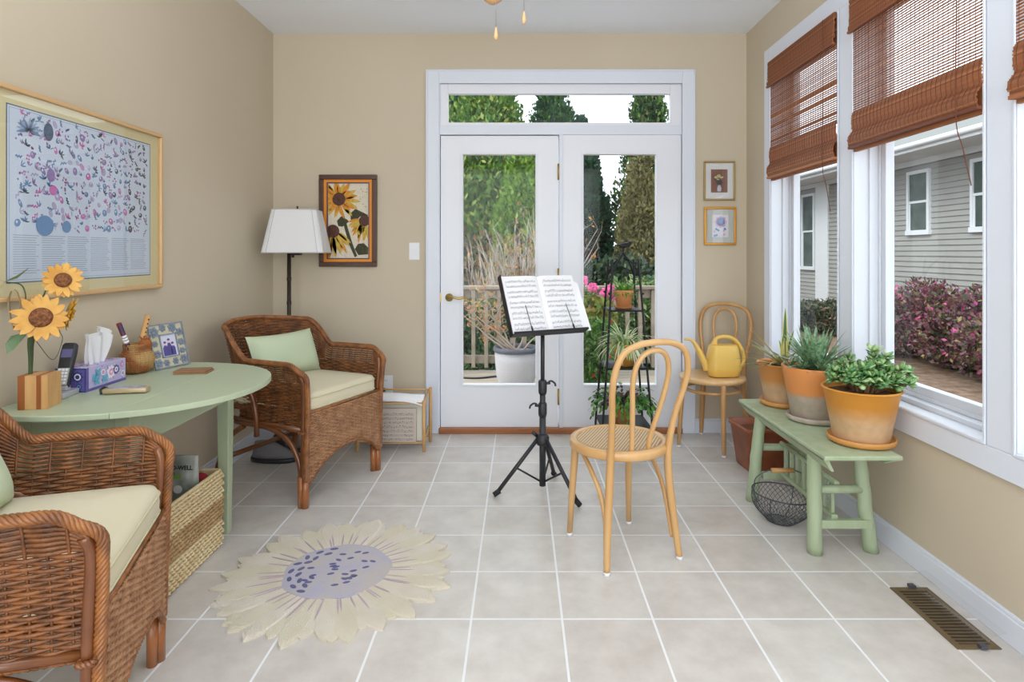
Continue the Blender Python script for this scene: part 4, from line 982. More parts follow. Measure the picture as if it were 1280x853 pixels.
m = MB(); flat(m, Mf, rect(.05, Wf-.047, .05, Hf-.052), 0, 2)
for (cx, s_, mi) in ((.068, 1, 1), (.088, 1.1, 1), (.105, .95, 1)):
    flat(m, Mf, [(cx-.012*s_, .052), (cx+.012*s_, .052), (cx+.012*s_, .085), (cx+.006, .098*s_), (cx-.006, .098*s_), (cx-.012*s_, .085)], 1, 3); flat(m, Mf, ell(cx, .105*s_, .006, .008), 2, 4); flat(m, Mf, ell(cx, .111*s_, .007, .005), 1, 5)
m.build('photo_print', [mat('photo_background', (206, 206, 222), .4), mat('photo_violet', (82, 74, 140), .4), mat('photo_skin', (224, 190, 190), .4)], pf)
m = MB(); m.add([Mf @ Vector(v) for v in ((.07, .02, -.006), (.10, .02, -.006), (.10, .13, -.006), (.07, .13, -.006))]+[Vector((p.x-.07, p.y+.01, .0)) if i < 2 else p for i, p in enumerate([Mf @ Vector(v) for v in ((.07, .0, -.008), (.10, .0, -.008), (.10, .13, -.010), (.07, .13, -.010))])], [(0, 1, 2, 3), (4, 7, 6, 5), (0, 4, 5, 1), (1, 5, 6, 2), (0, 3, 7, 4)]); m.build('easel_back', mat('black_velvet', (24, 24, 26), .9), pf)
# wallet and glasses case
m = MB(); m.prism(rrect(.066, .045, .004, 2), Matrix.Translation((0, 0, .0005)), .006); m.prism(rrect(.064, .044, .004, 2), Matrix.Translation((-.004, .001, .0075)), .006)
o = m.build('leather_notebook', mat('tan_leather', (158, 118, 84), .5, col2=(144, 104, 70), scale=20), bevel=.002); o.location = (-1.363, 2.55, TZ); o.rotation_euler.z = .15; tag(o, 'thin tan leather notebook lying on the green table by the photo frame', 'notebook')
cs = thing('glasses_case', 'slim silver and tan case lying at the front of the green table', 'case', (-1.405, 2.175, TZ+.0005), math.radians(12))
m = MB(); loft(m, [[Vector((x_, y, .011+z*.5)) for y, z in rrect(.020*s_, .018*s_, .008, 3)] for x_, s_ in ((-.072, .75), (-.066, 1), (.066, 1), (.072, .9))]); m.build('body', mat('tan_metal', (190, 170, 136), .4, .3), cs)
m = MB(); m.box(-.05, .06, -.014, .014, .0196, .0215); m.build('silver_lid', mat('blue_silver_print', (186, 188, 212), .4, col2=(120, 118, 160), scale=40), cs)
m = MB(); m.tube([(-.072, -.018, .004), (-.078, -.010, .018), (-.074, .006, .022), (-.066, .016, .018)], .004, 6); m.build('clasp', BLACKM, cs)

# ------------------------------------------------------------------ seagrass box and bag under the table
SEA = mat('seagrass_light', (226, 206, 166), .85, col2=(214, 190, 146), scale=14); SEB = mat('seagrass_tan', (188, 156, 112), .85, col2=(168, 134, 92), scale=14)
bx = thing('seagrass_storage_box', 'long pale woven seagrass box with a darker band on the floor under the green table', 'basket', (-1.44, 2.30, 0))
def woven_panel(m, p0, ux, L, z0, z1, mi, nrm, pitch=.027, tz=.0155):
    ux = Vector(ux); nrm = Vector(nrm); z = z0; r = 0
    while z < z1-.004:
        k = int(L/pitch)
        for i in range(k):
            c = Vector(p0)+ux*((i+.5+(.5 if r % 2 else 0))*pitch); 
            if (c-Vector(p0)).length > L-.004: continue
            a = c-ux*(pitch*.54); b_ = c+ux*(pitch*.54)
            m.tube([Vector((a.x, a.y, z+tz*.25))-nrm*.002, Vector((c.x, c.y, z+tz*.5))+nrm*.0075, Vector((b_.x, b_.y, z+tz*.8))-nrm*.002], [.0030, .0068, .0030], 5, mi)
        z += tz; r += 1
m = MB(); x0, x1, y0, y1, hb = -.18, .18, -.27, .275, .32
for a in ((x1-.012, x1, y0, y1), (x0, x0+.012, y0, y1), (x0+.012, x1-.012, y0, y0+.012), (x0+.012, x1-.012, y1-.012, y1)): m.box(*a, .0, hb-.008)
m.box(x0, x1, y0, y1, 0, .01)
for (p, ux, L, nr) in (((x1, y0, 0), (0, 1, 0), y1-y0, (1, 0, 0)), ((x0, y0, 0), (1, 0, 0), x1-x0, (0, -1, 0)), ((x0, y1, 0), (1, 0, 0), x1-x0, (0, 1, 0))):
    woven_panel(m, p, ux, L, .004, .115, 0, nr); woven_panel(m, p, ux, L, .115, .205, 1, nr); woven_panel(m, p, ux, L, .205, .312, 0, nr)
rope(m, [(x1-.005, y0, hb-.006), (x1-.005, y1-.005, hb-.006), (x0+.005, y1-.005, hb-.006), (x0+.005, y0, hb-.006), (x1-.005, y0, hb-.006)], .004, .005, 3, .03, .006, 5)
m.build('woven_body', [SEA, SEB], bx)
bg_ = thing('pet_food_bag', 'grey printed plastic bag standing in the seagrass box with the lettering RO-WELL', 'bag', (-1.376, 2.42, .012))
m = MB(); n = 12; vs = []
for k in range(9):
    z = .415*k/8; 
    for j in range(n+1): u = -1+2*j/n; vs.append(Vector((u*.098+.0, -.045*(1-(k/8)**3*.9)*(1-u*u*.8)+.004*math.sin(9*u+k), z)))
q = len(vs); vs += [Vector((v.x, .03*(1-(i//(n+1)/8)**3*.95)*(1-(v.x/.098)**2*.8)+.003, v.z)) for i, v in enumerate(vs)]
k = n+1; fs = [(i*k+j, i*k+j+1, (i+1)*k+j+1, (i+1)*k+j) for i in range(8) for j in range(n)]+[(q+i*k+j, q+(i+1)*k+j, q+(i+1)*k+j+1, q+i*k+j+1) for i in range(8) for j in range(n)]+[(i*k, (i+1)*k, q+(i+1)*k, q+i*k) for i in range(8)]+[(i*k+n, q+i*k+n, q+(i+1)*k+n, (i+1)*k+n) for i in range(8)]
m.add(vs, fs, 0, True); m.build('bag_film', mat('grey_printed_film', (186, 188, 186), .3, col2=(120, 128, 118), scale=9, coat=.3), bg_)
def text_mesh(txt, size, mat_, parent, M, name='lettering', ext=.0003, align='CENTER', bold=0):
    cu = bpy.data.curves.new('t', 'FONT'); cu.body = txt; cu.size = size; cu.align_x = align; cu.extrude = ext; cu.offset = bold
    ob = bpy.data.objects.new('t', cu); COL.objects.link(ob); dg = bpy.context.evaluated_depsgraph_get(); me = bpy.data.meshes.new_from_object(ob.evaluated_get(dg)); bpy.data.objects.remove(ob)
    me.materials.clear(); me.materials.append(mat_); o = bpy.data.objects.new(name, me); COL.objects.link(o); o.parent = parent; o.matrix_local = M; return o
Mb = Matrix.Translation((.044, -.031, .368)) @ Matrix.Rotation(math.radians(86), 4, 'X')
text_mesh('RO-WELL', .0225, mat('black_print', (30, 30, 32), .4), bg_, Mb, bold=.0008)
text_mesh('IVER', .016, mat('black_print', (30, 30, 32), .4), bg_, Matrix.Translation((.012, -.037, .348)) @ Matrix.Rotation(math.radians(86), 4, 'X'))
m = MB(); Mc = frame_M((.02, -.052, .02), (1, 0, 0), (0, .05, 1))
flat(m, Mc, ell(.02, .24, .05, .04, 16, .3), 0, 3); flat(m, Mc, ell(.055, .23, .02, .026, 12), 1, 5); flat(m, Mc, rect(-.03, .03, .315, .33), 2, 2)
flat(m, Mc, ell(-.045, .25, .025, .05, 12, -.3), 3, 4); flat(m, Mc, ell(.02, .275, .018, .016, 12), 1, 6)
m.build('bag_print', [mat('print_grey', (128, 132, 128), .4), mat('print_white', (222, 224, 224), .4), mat('print_green', (110, 160, 70), .4), mat('print_dark', (60, 66, 62), .4)], bg_)
rb = MB(); rb.ball((-1.325, 2.52, .292), .035, 14, 8, sc=(1.1, .9, .8)); o = rb.build('red_cloth', mat('red_fabric', (160, 34, 44), .8, bump=.6, bscale=40)); tag(o, 'crumpled red cloth at the far end of the seagrass box', 'cloth')
gb = MB(); gb.ball((-1.40, 2.16, .215), .10, 16, 10, sc=(1, 1, .8)); o = gb.build('plastic_bundle', mat('green_pink_plastic', (120, 140, 100), .35, col2=(170, 120, 140), scale=14, bump=.6, bscale=25)); tag(o, 'crumpled coloured plastic bundle in the near end of the seagrass box', 'bundle')
dp = MB(); [dp.box(-1.61+.0, -1.30, 2.035+.012*0, 2.04, .012, .012) for _ in ()]

# shoes / bag under the far wicker chair
sb = thing('sneaker', 'grey fabric sneaker with black sole on the floor under the far wicker armchair', 'shoe', (-1.36, 3.80, 0), math.radians(15))
m = MB(); loft(m, [[Vector((x*1.0+cx2, y, z)) for x, y in ell(0, 0, a, b_, 20)] for cx2, a, b_, z in ((0, .135, .048, 0), (0, .14, .052, .01), (0, .138, .05, .028))]); m.build('sole', BLACKP, sb)
m = MB(); loft(m, [[Vector((x+cx2, y, z)) for x, y in ell(0, 0, a, b_, 20)] for cx2, a, b_, z in ((0, .134, .047, .028), (.0, .128, .047, .05), (-.02, .10, .042, .075), (-.045, .068, .036, .10), (-.055, .058, .032, .115))]); m.build('upper', mat('grey_shoe_fabric', (128, 126, 130), .8, bump=.5, bscale=90), sb)
m = MB(); [m.tube([(-.03+.022*i, -.026, .095-.011*i), (-.02+.022*i, 0, .103-.011*i), (-.03+.022*i, .026, .095-.011*i)], .0035, 5) for i in range(4)]; m.build('laces', mat('shoe_lace', (170, 170, 172), .8), sb)
o = copy_tree(sb); o.location = (-1.455, 3.60, 0); o.rotation_euler.z = math.radians(-4); o['label'] = 'second grey sneaker, behind and left of the other under the wicker armchair'
for q in (sb, o): q['group'] = 'sneakers under the armchair'
bb = MB(); bb.lathe([(0, 0), (.075, 0), (.088, .03), (.08, .065), (.04, .085), (0, .088)], 24, (-1.49, 3.80, 0), cap=False, sy=.8)
bb.lathe([(.04, .083), (.045, .092), (.04, .098), (.035, .09)], 16, (-1.49, 3.80, 0), cap=False); o = bb.build('black_pouch', mat('black_nylon', (36, 37, 42), .6, bump=.4, bscale=40)); tag(o, 'rounded black nylon pouch on the floor in front of the lamp base', 'pouch')

# ------------------------------------------------------------------ sheet music rack by the door
rk = thing('magazine_rack', 'light wooden magazine rack holding sheet music beside the door casing', 'magazine rack', (-.80, 3.87, 0))
RKW = mat('rack_pine', (212, 166, 108), .45)
for sx_ in (-1, 1):
    x = .205*sx_+.0
    for (ya, yb_) in ((-.10, .10), (.10, -.10)):
        pass
    m = MB(); m.tube([(x, -.10, 0), (x, -.10, .315)], .0105, 8); m.build('leg', RKW, rk)
    m = MB(); m.tube([(x+.012*sx_, .10, 0), (x+.012*sx_, .10, .355)], .0105, 8); m.build('leg', RKW, rk)
    m = MB(); m.tube([(x, -.10, .275), (x, .10, .335)], .007, 6); m.tube([(x, -.10, .04), (x, .10, .10)], .007, 6); m.tube([(x, -.10, .10), (x, .10, .04)], .007, 6); m.build('cross_bar', RKW, rk)
m = MB(); m.tube([(-.205, -.10, .30), (.205, -.10, .30)], .006, 6); m.tube([(-.205, .10, .34), (.205, .10, .34)], .006, 6); m.tube([(-.205, -.07, .045), (.205, -.07, .045)], .006, 6); m.tube([(-.205, .07, .045), (.205, .07, .045)], .006, 6); m.build('rail', RKW, rk)
def sheet(label, x0, x1, y, z0, z1, t, mats, lean=0, cat='sheet music', lines=True, seed=1):
    o = thing('sheet_music', label, cat, (-.80, 3.87+y, 0), 0, 'papers in the magazine rack')
    m = MB(); M = Matrix.Rotation(lean, 4, 'X'); m.box(x0, x1, 0, t, z0, z1, M=M); m.build('pages', mats, o, bevel=.001)
    if lines:
        m = MB(); rng = random.Random(seed); z = z1-.03; Mo = M @ frame_M((0, -.0002, 0), (1, 0, 0), (0, 0, 1)); 
        while z > z0+.02:
            for l in range(3): flat(m, Mo, rect(x0+.02, x1-.015, z-l*.006, z-l*.006+.0012), 0, 1)
            for i in range(24): 
                xx = x0+.022+(x1-x0-.045)*i/24+rng.uniform(0, .006); dz = rng.uniform(-.014, .002)
                if rng.random() < .7: flat(m, Mo, rect(xx, xx+.006, z+dz, z+dz+.005), 0, 2)
            z -= .042 if int(z*1000) % 2 else .026
        m.build('notation', mat('faded_ink', (120, 108, 108), .8), o)
    return o
sheet('beige sheet music facing out of the magazine rack', -.215, .155, -.085, .055, .262, .016, mat('aged_paper', (200, 188, 176), .8))
sheet('cream folder standing behind the beige sheet music', -.2, .19, -.055, .055, .292, .012, mat('cream_folder', (222, 218, 204), .8), lines=False)
sheet('white loose papers at the top of the magazine rack', -.19, .195, -.03, .055, .335, .03, PAPER, lines=False)
sheet('dark blue booklet standing at the back of the magazine rack', -.18, .185, .025, .055, .24, .02, mat('navy_cover', (44, 60, 96), .5), lines=False)
m = MB(); nx = 16; vs = []
for i in range(nx+1):
    t = i/nx
    for j in range(5): u = j/4; vs.append(Vector((-.20+.395*t, -.108+.135*u, .318+.030*math.sin(PI*min(1, u*1.1))-.03*(t**6)-.008*(1-u))))
vs2 = [v+Vector((0, 0, .006)) for v in vs]; q = len(vs)
m.add(vs+vs2, [(i*5+j, (i+1)*5+j, (i+1)*5+j+1, i*5+j+1) for i in range(nx) for j in range(4)]+[(q+i*5+j, q+i*5+j+1, q+(i+1)*5+j+1, q+(i+1)*5+j) for i in range(nx) for j in range(4)]+[(i*5, q+i*5, q+(i+1)*5, (i+1)*5) for i in range(nx)]+[(j, j+1, q+j+1, q+j) for j in range(4)]+[(nx*5+j, q+nx*5+j, q+nx*5+j+1, nx*5+j+1) for j in range(4)], 0, True)
o = m.build('draped_paper', PAPER); o.location = (-.80, 3.87, .002); tag(o, 'curved white sheet laid over the top of the magazine rack', 'paper')

# ------------------------------------------------------------------ wall fittings and pictures
def plate(name, label, x0, x1, z0, z1, cat):
    r = thing(name, label, cat, ((x0+x1)/2, YB, (z0+z1)/2)); w_, h_ = (x1-x0)/2, (z1-z0)/2
    MB().box(-w_, w_, -.006, 0, -h_, h_).build('cover_plate', WHITEP, r, bevel=.002); return r
r = plate('light_switch', 'white light switch on the wall left of the door casing', xb(511.5), xb(524.5), zb(325), zb(303.5), 'switch'); MB().box(-.005, .005, -.014, -.006, -.012, .010).build('toggle', WHITEP, r, bevel=.001)
r = plate('wall_outlet', 'white wall outlet with a black plug behind the wicker armchair', xb(474.5), xb(491), zb(492.5), zb(469.5), 'outlet')
DK = mat('socket_slot', (70, 70, 74), .5)
for dz in (.028, -.028):
    m = MB(); Ms = frame_M((0, -.0062, dz), (1, 0, 0), (0, 0, 1)); m.prism(ell(0, 0, .017, .014, 16), Ms, .001)
    o = m.build('socket', WHITEP, r); m = MB(); m.box(-.008, -.0055, -.0078, -.0070, dz-.003, dz+.006); m.box(.0055, .008, -.0078, -.0070, dz-.003, dz+.006); m.build('slot', DK, o)
pg = MB(); pg.tube([(xb(480), YB-.008, zb(487)), (xb(480), YB-.035, zb(487))], [.014, .010], 10); pg.tube(spline([(xb(480), YB-.035, zb(487)), (xb(477), YB-.05, zb(490)), (xb(470), YB-.05, zb(505)), (xb(455), YB-.04, .06), (xb(420), YB-.03, .012), (-1.40, YB-.07, .01)], 8), .0035, 6)
o = pg.build('power_cord', BLACKP); tag(o, 'black plug and cord of the floor lamp in the wall outlet', 'cord')

def framed(name, label, M, Wd, Hd, bw, mats, depth=.02, cat='picture', inner=None, innerM=None, bev=.004, glassm=None, liner=None):
    """M: frame matrix whose origin is the lower left corner on the wall, local z out of the wall"""
    r = thing(name, label, cat); r.matrix_world = M
    m = MB()
    def ring(a, w_, z0, z1, mi=0):
        m.box(a, Wd-a, a, a+w_, z0, z1, mi); m.box(a, Wd-a, Hd-a-w_, Hd-a, z0, z1, mi); m.box(a, a+w_, a+w_, Hd-a-w_, z0, z1, mi); m.box(Wd-a-w_, Wd-a, a+w_, Hd-a-w_, z0, z1, mi)
    ring(0, bw, 0, depth); m.build('frame', mats, r, bevel=bev)
    return r
def fresh_M(o, ux, uy): return frame_M(o, ux, uy)
# sunflower painting, back wall
Mw = fresh_M((xb(400), YB-.002, zb(333.5)), (1, 0, 0), (0, 0, 1)); Wd = xb(472)-xb(400); Hd = zb(219)-zb(333.5)
Mw = Matrix(Mw)     # local z = ux x uy = -y : out of the wall
r = framed('sunflower_painting', 'painting of sunflowers in a dark brown and orange frame beside the lamp', Mw, Wd, Hd, .033, mat('dark_walnut_frame', (78, 48, 36), .35, coat=.3), .028)
m = MB(); a = .033
def ringp(m, a, w_, z0, z1, Wd, Hd): m.box(a, Wd-a, a, a+w_, z0, z1); m.box(a, Wd-a, Hd-a-w_, Hd-a, z0, z1); m.box(a, a+w_, a+w_, Hd-a-w_, z0, z1); m.box(Wd-a-w_, Wd-a, a+w_, Hd-a-w_, z0, z1)
ringp(m, .033, .018, 0, .02, Wd, Hd); m.build('orange_liner', mat('orange_liner', (230, 140, 34), .5), r)
m = MB(); ringp(m, .051, .008, 0, .016, Wd, Hd); m.build('inner_liner', mat('violet_liner', (92, 70, 84), .5), r)
PA = [mat('paint_cream', (222, 212, 192), .6, bump=.8, bscale=60), mat('paint_orange', (214, 140, 34), .5, bump=.8, bscale=60), mat('paint_brown', (84, 48, 34), .6, bump=.8, bscale=60), mat('paint_yellow', (206, 172, 70), .5, bump=.8, bscale=60), mat('paint_dark_green', (60, 60, 34), .6, bump=.8, bscale=60)]
m = MB(); I = Matrix.Translation((0, 0, .010)); m.box(.05, Wd-.05, .05, Hd-.05, .004, .010); x0, y0, pw, phh = .059, .059, Wd-.118, Hd-.118
def U(u, v): return x0+u*pw, y0+(1-v)*phh
rng = random.Random(11)
def clip(poly):
    return [(min(max(x, x0), x0+pw), min(max(y, y0), y0+phh)) for x, y in poly]
def flower(u, v, R, nP, c1, c2, dk, a0=0, a1=2*PI, k0=1, droop=0):
    cx, cy = U(u, v)
    for lay, (cc, sc) in enumerate(((c2, 1.08), (c1, .95))):
        for i in range(nP):
            an = a0+(a1-a0)*(i+.5*lay)/nP+rng.gauss(0, .08); pl_ = petal(cx, cy, an, R*.25, R*sc*rng.uniform(.8, 1.15), R*.11, rng.uniform(-.25, .25)*R)
            if droop: pl_ = [(x, y-droop*((math.hypot(x-cx, y-cy)/R)**2)) for x, y in pl_]
            flat(m, I, clip(pl_), cc, k0+lay)
    flat(m, I, clip(ell(cx, cy, R*.36, R*.36, 16)), dk, k0+3)
flat(m, I, clip([U(.30, .36), U(.36, .36), U(.50, .62), U(.60, .80), U(.72, .97), U(.66, .99), U(.52, .82), U(.42, .63)]), 4, 1)
flat(m, I, clip([U(.55, .40), U(.68, .34), U(.98, .42), U(.99, .46), U(.8, .44), U(.62, .54), U(.56, .48)]), 4, 1)
flat(m, I, clip([U(.22, .50), U(.32, .44), U(.46, .48), U(.52, .51), U(.36, .58), U(.25, .57)]), 4, 2)
flat(m, I, clip([U(.66, .88), U(.74, .81), U(.88, .80), U(.99, .86), U(.99, .95), U(.75, .96)]), 4, 2)
flower(.27, .21, .125, 15, 1, 3, 2, k0=3)
flower(.90, .50, .105, 8, 3, 1, 2, PI*.9, PI*1.7, 3, .04)
flower(.12, .64, .125, 9, 3, 1, 2, PI*1.15, PI*1.98, 3, .06)
for i in range(14): flat(m, I, clip(ell(*U(rng.uniform(.78, .97), rng.uniform(.04, .32)), .004, .002, 6, rng.random())), rng.choice((4, 1, 2)), 2)
m.build('canvas', PA, r)
# two small pictures, right of the door
for k, (pxa, pxb, pya, pyb, fm, lab) in enumerate(((879, 918, 202, 251, mat('antique_gold_frame', (170, 146, 92), .4, .5), 'small gold framed print of a flower vase, upper of the two beside the corner'), (879.5, 919.5, 259, 306.5, mat('bright_gold_frame', (214, 156, 66), .35, .5), 'small gilt framed print of blue and pink flowers, lower of the two beside the corner'))):
    Wd = xb(pxb)-xb(pxa); Hd = zb(pya)-zb(pyb); r = framed('framed_print', lab, fresh_M((xb(pxa), YB-.002, zb(pyb)), (1, 0, 0), (0, 0, 1)), Wd, Hd, .012 if k == 0 else .016, fm, .018, bev=.003); r['group'] = 'small framed prints'
    m = MB(); m.box(.01, Wd-.01, .01, Hd-.01, .002, .008); m.build('mat_board', mat('mat_white' if k == 0 else 'mat_grey', (226, 226, 226) if k == 0 else (196, 200, 196), .8), r)
    m = MB(); I = Matrix.Translation((0, 0, .0082)); rng = random.Random(3+k)
    if k == 0:
        u0, u1, v0, v1 = .050, Wd-.05, .055, Hd-.055; flat(m, I, rect(u0, u1, v0, v1), 0, 0); c_ = (u0+u1)/2
        flat(m, I, [(c_-.012, v0+.008), (c_+.012, v0+.008), (c_+.014, v0+.03), (c_+.007, v0+.05), (c_-.007, v0+.05), (c_-.014, v0+.03)], 1, 1); flat(m, I, ell(c_, v0+.07, .022, .018), 2, 2)
        for i in range(16): an = rng.uniform(-.3, PI+.3); flat(m, I, ell(c_+.034*math.cos(an)*rng.random()**.5, v0+.085+.030*math.sin(an), .010, .004, 8, an), rng.choice((2, 3, 3, 3)), 3+i % 3)
        m.build('print', [mat('print_terracotta', (132, 92, 76), .6), mat('print_vase', (190, 196, 210), .6), mat('print_dark_leaf', (70, 70, 76), .6), mat('print_pale_yellow', (204, 196, 140), .6)], r)
    else:
        u0, u1, v0, v1 = .052, Wd-.052, .052, Hd-.052; flat(m, I, rect(u0-.003, u1+.003, v0-.003, v1+.003), 3, 0); flat(m, I, rect(u0, u1, v0, v1), 0, 1); c_ = (u0+u1)/2
        for i in range(8): flat(m, I, petal(c_+.005, v1-.05, 2*PI*i/8, .008, .042, .014), 1, 2)
        flat(m, I, ell(c_+.006, v1-.048, .022, .020), 2, 3)
        for i in range(8): flat(m, I, ell(rng.uniform(u0+.012, u1-.012), rng.uniform(v0+.01, v0+.06), .010, .007, 8, rng.random()*3), rng.choice((2, 2, 1)), 3)
        m.build('print', [mat('print_pale', (222, 220, 228), .6), mat('print_lilac', (206, 178, 216), .6), mat('print_blue', (112, 150, 206), .6), mat('print_tan', (190, 176, 156), .6)], r)
    MB().box(.01, Wd-.01, .01, Hd-.01, .0125, .0135).build('pane', PGLASS, r)
# big botanical poster on the left wall
Y0, Y1, Zb, Zt = 1.905, 2.836, 1.070, 1.780; Mw = fresh_M((XL+.002, Y0, Zb), (0, 1, 0), (0, 0, 1)); Wd, Hd = Y1-Y0, Zt-Zb
r = framed('botanical_poster', 'large framed poster of small blue and pink fruits and plants on the left wall', Mw, Wd, Hd, .016, mat('light_oak_frame', (212, 172, 122), .4), .028)
m = MB(); m.box(.01, Wd-.01, .01, Hd-.01, .002, .012); m.build('mat_board', mat('mat_straw', (216, 204, 158), .8), r)
m = MB(); I = Matrix.Translation((0, 0, .0124)); u0, u1, v0, v1 = .085, Wd-.079, .064, Hd-.062
flat(m, I, rect(u0-.004, u1+.004, v0-.004, v1+.004), 1, 0); flat(m, I, rect(u0, u1, v0, v1), 0, 1); flat(m, I, rect(u0+.006, u1-.006, v0+.006, v1-.006), 6, 2); flat(m, I, rect(u0+.008, u1-.008, v0+.008, v1-.008), 0, 3)
PM = [mat('poster_paper', (204, 216, 232), .6), mat('poster_slate', (70, 92, 118), .6), mat('poster_blue', (104, 142, 186), .6), mat('poster_violet', (150, 128, 180), .6), mat('poster_pink', (206, 118, 184), .6), mat('poster_dark', (66, 76, 90), .6), mat('poster_line', (160, 172, 192), .6), mat('poster_pale_violet', (182, 172, 206), .6)]
rng = random.Random(21); zt0 = v0+.165
gx, gy = 22, 12
for i in range(gx):
    for j in range(gy):
        cx = u0+.03+(u1-u0-.06)*(i+.5+rng.uniform(-.35, .35))/gx; cy = zt0+.012+(v1-.02-zt0)*(j+.5+rng.uniform(-.3, .3))/gy
        k = 4+rng.randrange(3); t = rng.random(); right = i > gx*.8; c1 = rng.choice((1, 2, 2, 2, 3, 4, 7, 7)) if not right else rng.choice((5, 5, 1, 3))
        if t < .30:
            flat(m, I, ell(cx, cy, rng.uniform(.006, .014), rng.uniform(.009, .016), 12, rng.random()), c1, k); flat(m, I, ell(cx-.003, cy+.003, .004, .005, 8), 0 if rng.random() < .4 else 7, k+1)
        elif t < .62:
            a0 = rng.uniform(.8, 2.2); q = rng.choice((3, 5, 6))
            for p in range(q): flat(m, I, petal(cx, cy, a0+(p-q/2)*rng.uniform(.35, .8), .002, rng.uniform(.014, .026), rng.uniform(.0018, .0035)), c1, k)
        elif t < .82:
            L = rng.uniform(.015, .03); a0 = rng.uniform(0, PI); dx, dy = math.cos(a0)*L/2, math.sin(a0)*L/2
            for p in range(5):
                s_ = -1+p*.5; flat(m, I, ell(cx+dx*s_+.004*(-1)**p*dy*60*.6, cy+dy*s_-.004*(-1)**p*dx*60*.6, .006, .0025, 8, a0+(-1)**p*.7), c1, k)
        else:
            for p in range(5): flat(m, I, ell(cx+rng.uniform(-.012, .012), cy+rng.uniform(-.012, .012), .004, .004, 8), rng.choice((c1, 4, 3)), k)
for (u, v, a_, b__, c1) in ((.16, .90, .022, .032, 1), (.145, .33, .040, .036, 2), (.24, .33, .022, .022, 2), (.17, .64, .018, .024, 3), (.18, .55, .018, .018, 4)):
    cx, cy = u0+u*(u1-u0)*1.4, v0+v*(v1-v0); 
    flat(m, I, ell(cx, cy, a_, b__, 18), c1, 8)
cx, cy = u0+.085, v1-.075
for p in range(11): flat(m, I, petal(cx, cy, .1+p*.3, .003, .052, .005, .01*(1 if p > 5 else -1)), 6 if p % 2 else 2, 7)
for c_ in range(6):
    for l in range(17):
        z = v0+.155-l*.008; a0 = u0+.022+c_*(u1-u0-.04)/6; flat(m, I, rect(a0, a0+(u1-u0-.04)/6*rng.uniform(.75, .93), z, z+.0028), 6, 4)
m.build('print', PM, r)
MB().box(.014, Wd-.014, .014, Hd-.014, .019, .020).build('pane', PGLASS, r)

# ------------------------------------------------------------------ sunflower rug
rug = thing('sunflower_rug', 'round sunflower shaped rug with cream petals and violet centre on the tiles', 'rug', (-.700, 2.34, 0))
def rug_mat(name, c1, c2):
    return mat(name, c1, .95, col2=c2, scale=9, bump=1, bscale=260)
m = MB(); rng = random.Random(4); NP = 26
RB = rug_mat('rug_cream', (246, 237, 222), (240, 229, 210)); RB2 = rug_mat('rug_pale_yellow', (243, 234, 213), (237, 227, 203))
def rpetal(ang, L0, L1, w, bend):
    d = (math.cos(ang), math.sin(ang)); q = (-d[1], d[0]); out = []
    for t, s_ in [(0, .5), (.35, .8), (.60, 1), (.78, .90), (.89, .62), (.96, .30), (1, 0), (.96, -.30), (.89, -.62), (.78, -.90), (.60, -1), (.35, -.8), (0, -.5)]:
        l = L0+(L1-L0)*t; o_ = w*s_+bend*t*t; out.append((d[0]*l+q[0]*o_, d[1]*l+q[1]*o_))
    return out
for lay in (1, 0):
    for i in range(NP):
        an = 2*PI*(i+.5*lay)/NP+rng.gauss(0, .03); L = .440+rng.uniform(-.02, .02)-(.022 if lay else 0); pl_ = rpetal(an, .15, L, .040+rng.uniform(-.004, .005), rng.gauss(0, .010)); k = len(pl_); cxm = sum(p[0] for p in pl_)/k; cym = sum(p[1] for p in pl_)/k
        z = .009+.0025*(1-lay)+rng.uniform(0, .0012)
        vs = [Vector((x, y, 0)) for x, y in pl_]+[Vector((x, y, z-.003)) for x, y in pl_]+[Vector((cxm+(x-cxm)*.82, cym+(y-cym)*.82, z)) for x, y in pl_]
        m.add(vs, [(j, (j+1) % k, k+(j+1) % k, k+j) for j in range(k)]+[(k+j, k+(j+1) % k, 2*k+(j+1) % k, 2*k+j) for j in range(k)]+[tuple(range(2*k, 3*k))], 1 if (i+lay) % 2 else 0, False)
m.build('petals', [RB, RB2], rug)
m = MB(); RV = rug_mat('rug_lilac', (206, 202, 220), (216, 208, 206)); RS = rug_mat('rug_mauve_vein', (206, 180, 196), (216, 196, 200)); RD = rug_mat('rug_violet_dash', (112, 112, 158), (126, 124, 170))
def wob(n, r, amp, seed):
    rg = random.Random(seed); ph_ = [rg.random()*6 for _ in range(4)]
    return [(r*(1+amp*math.sin(5*t+ph_[0])+amp*.7*math.sin(9*t+ph_[1]))*math.cos(t), r*(1+amp*math.sin(5*t+ph_[0])+amp*.7*math.sin(9*t+ph_[1]))*math.sin(t)) for t in [2*PI*i/n for i in range(n)]]
for i in range(46):
    an = 2*PI*i/46+rng.gauss(0, .04); m.prism(petal(0, 0, an, .19, .27+rng.uniform(0, .05), .003), Matrix.Translation((0, 0, .011)), .0022, 1)
m.build('veins', [RV, RS], rug)
m = MB(); m.prism(wob(60, .200, .02, 1), Matrix.Translation((0, 0, .006)), .0085, 0)

for i in range(15):
    an = PI*.62+PI*.72*i/14+rng.gauss(0, .02); rr = .160+(-.018 if i % 2 else .014); m.prism(ell(rr*math.cos(an), rr*math.sin(an), .017, .009, 10, an+1.5+rng.gauss(0, .4)), Matrix.Translation((0, 0, .0142)), .0012, 1)
for i in range(26):
    an = rng.uniform(.2, 2*PI); rr = .14*rng.random()**.6; m.prism(ell(rr*math.cos(an)-.01, rr*math.sin(an)+.02, .014, .007, 10, rng.uniform(-.6, .6)), Matrix.Translation((0, 0, .0143)), .0012, 1)
m.build('centre', [RV, RD], rug)

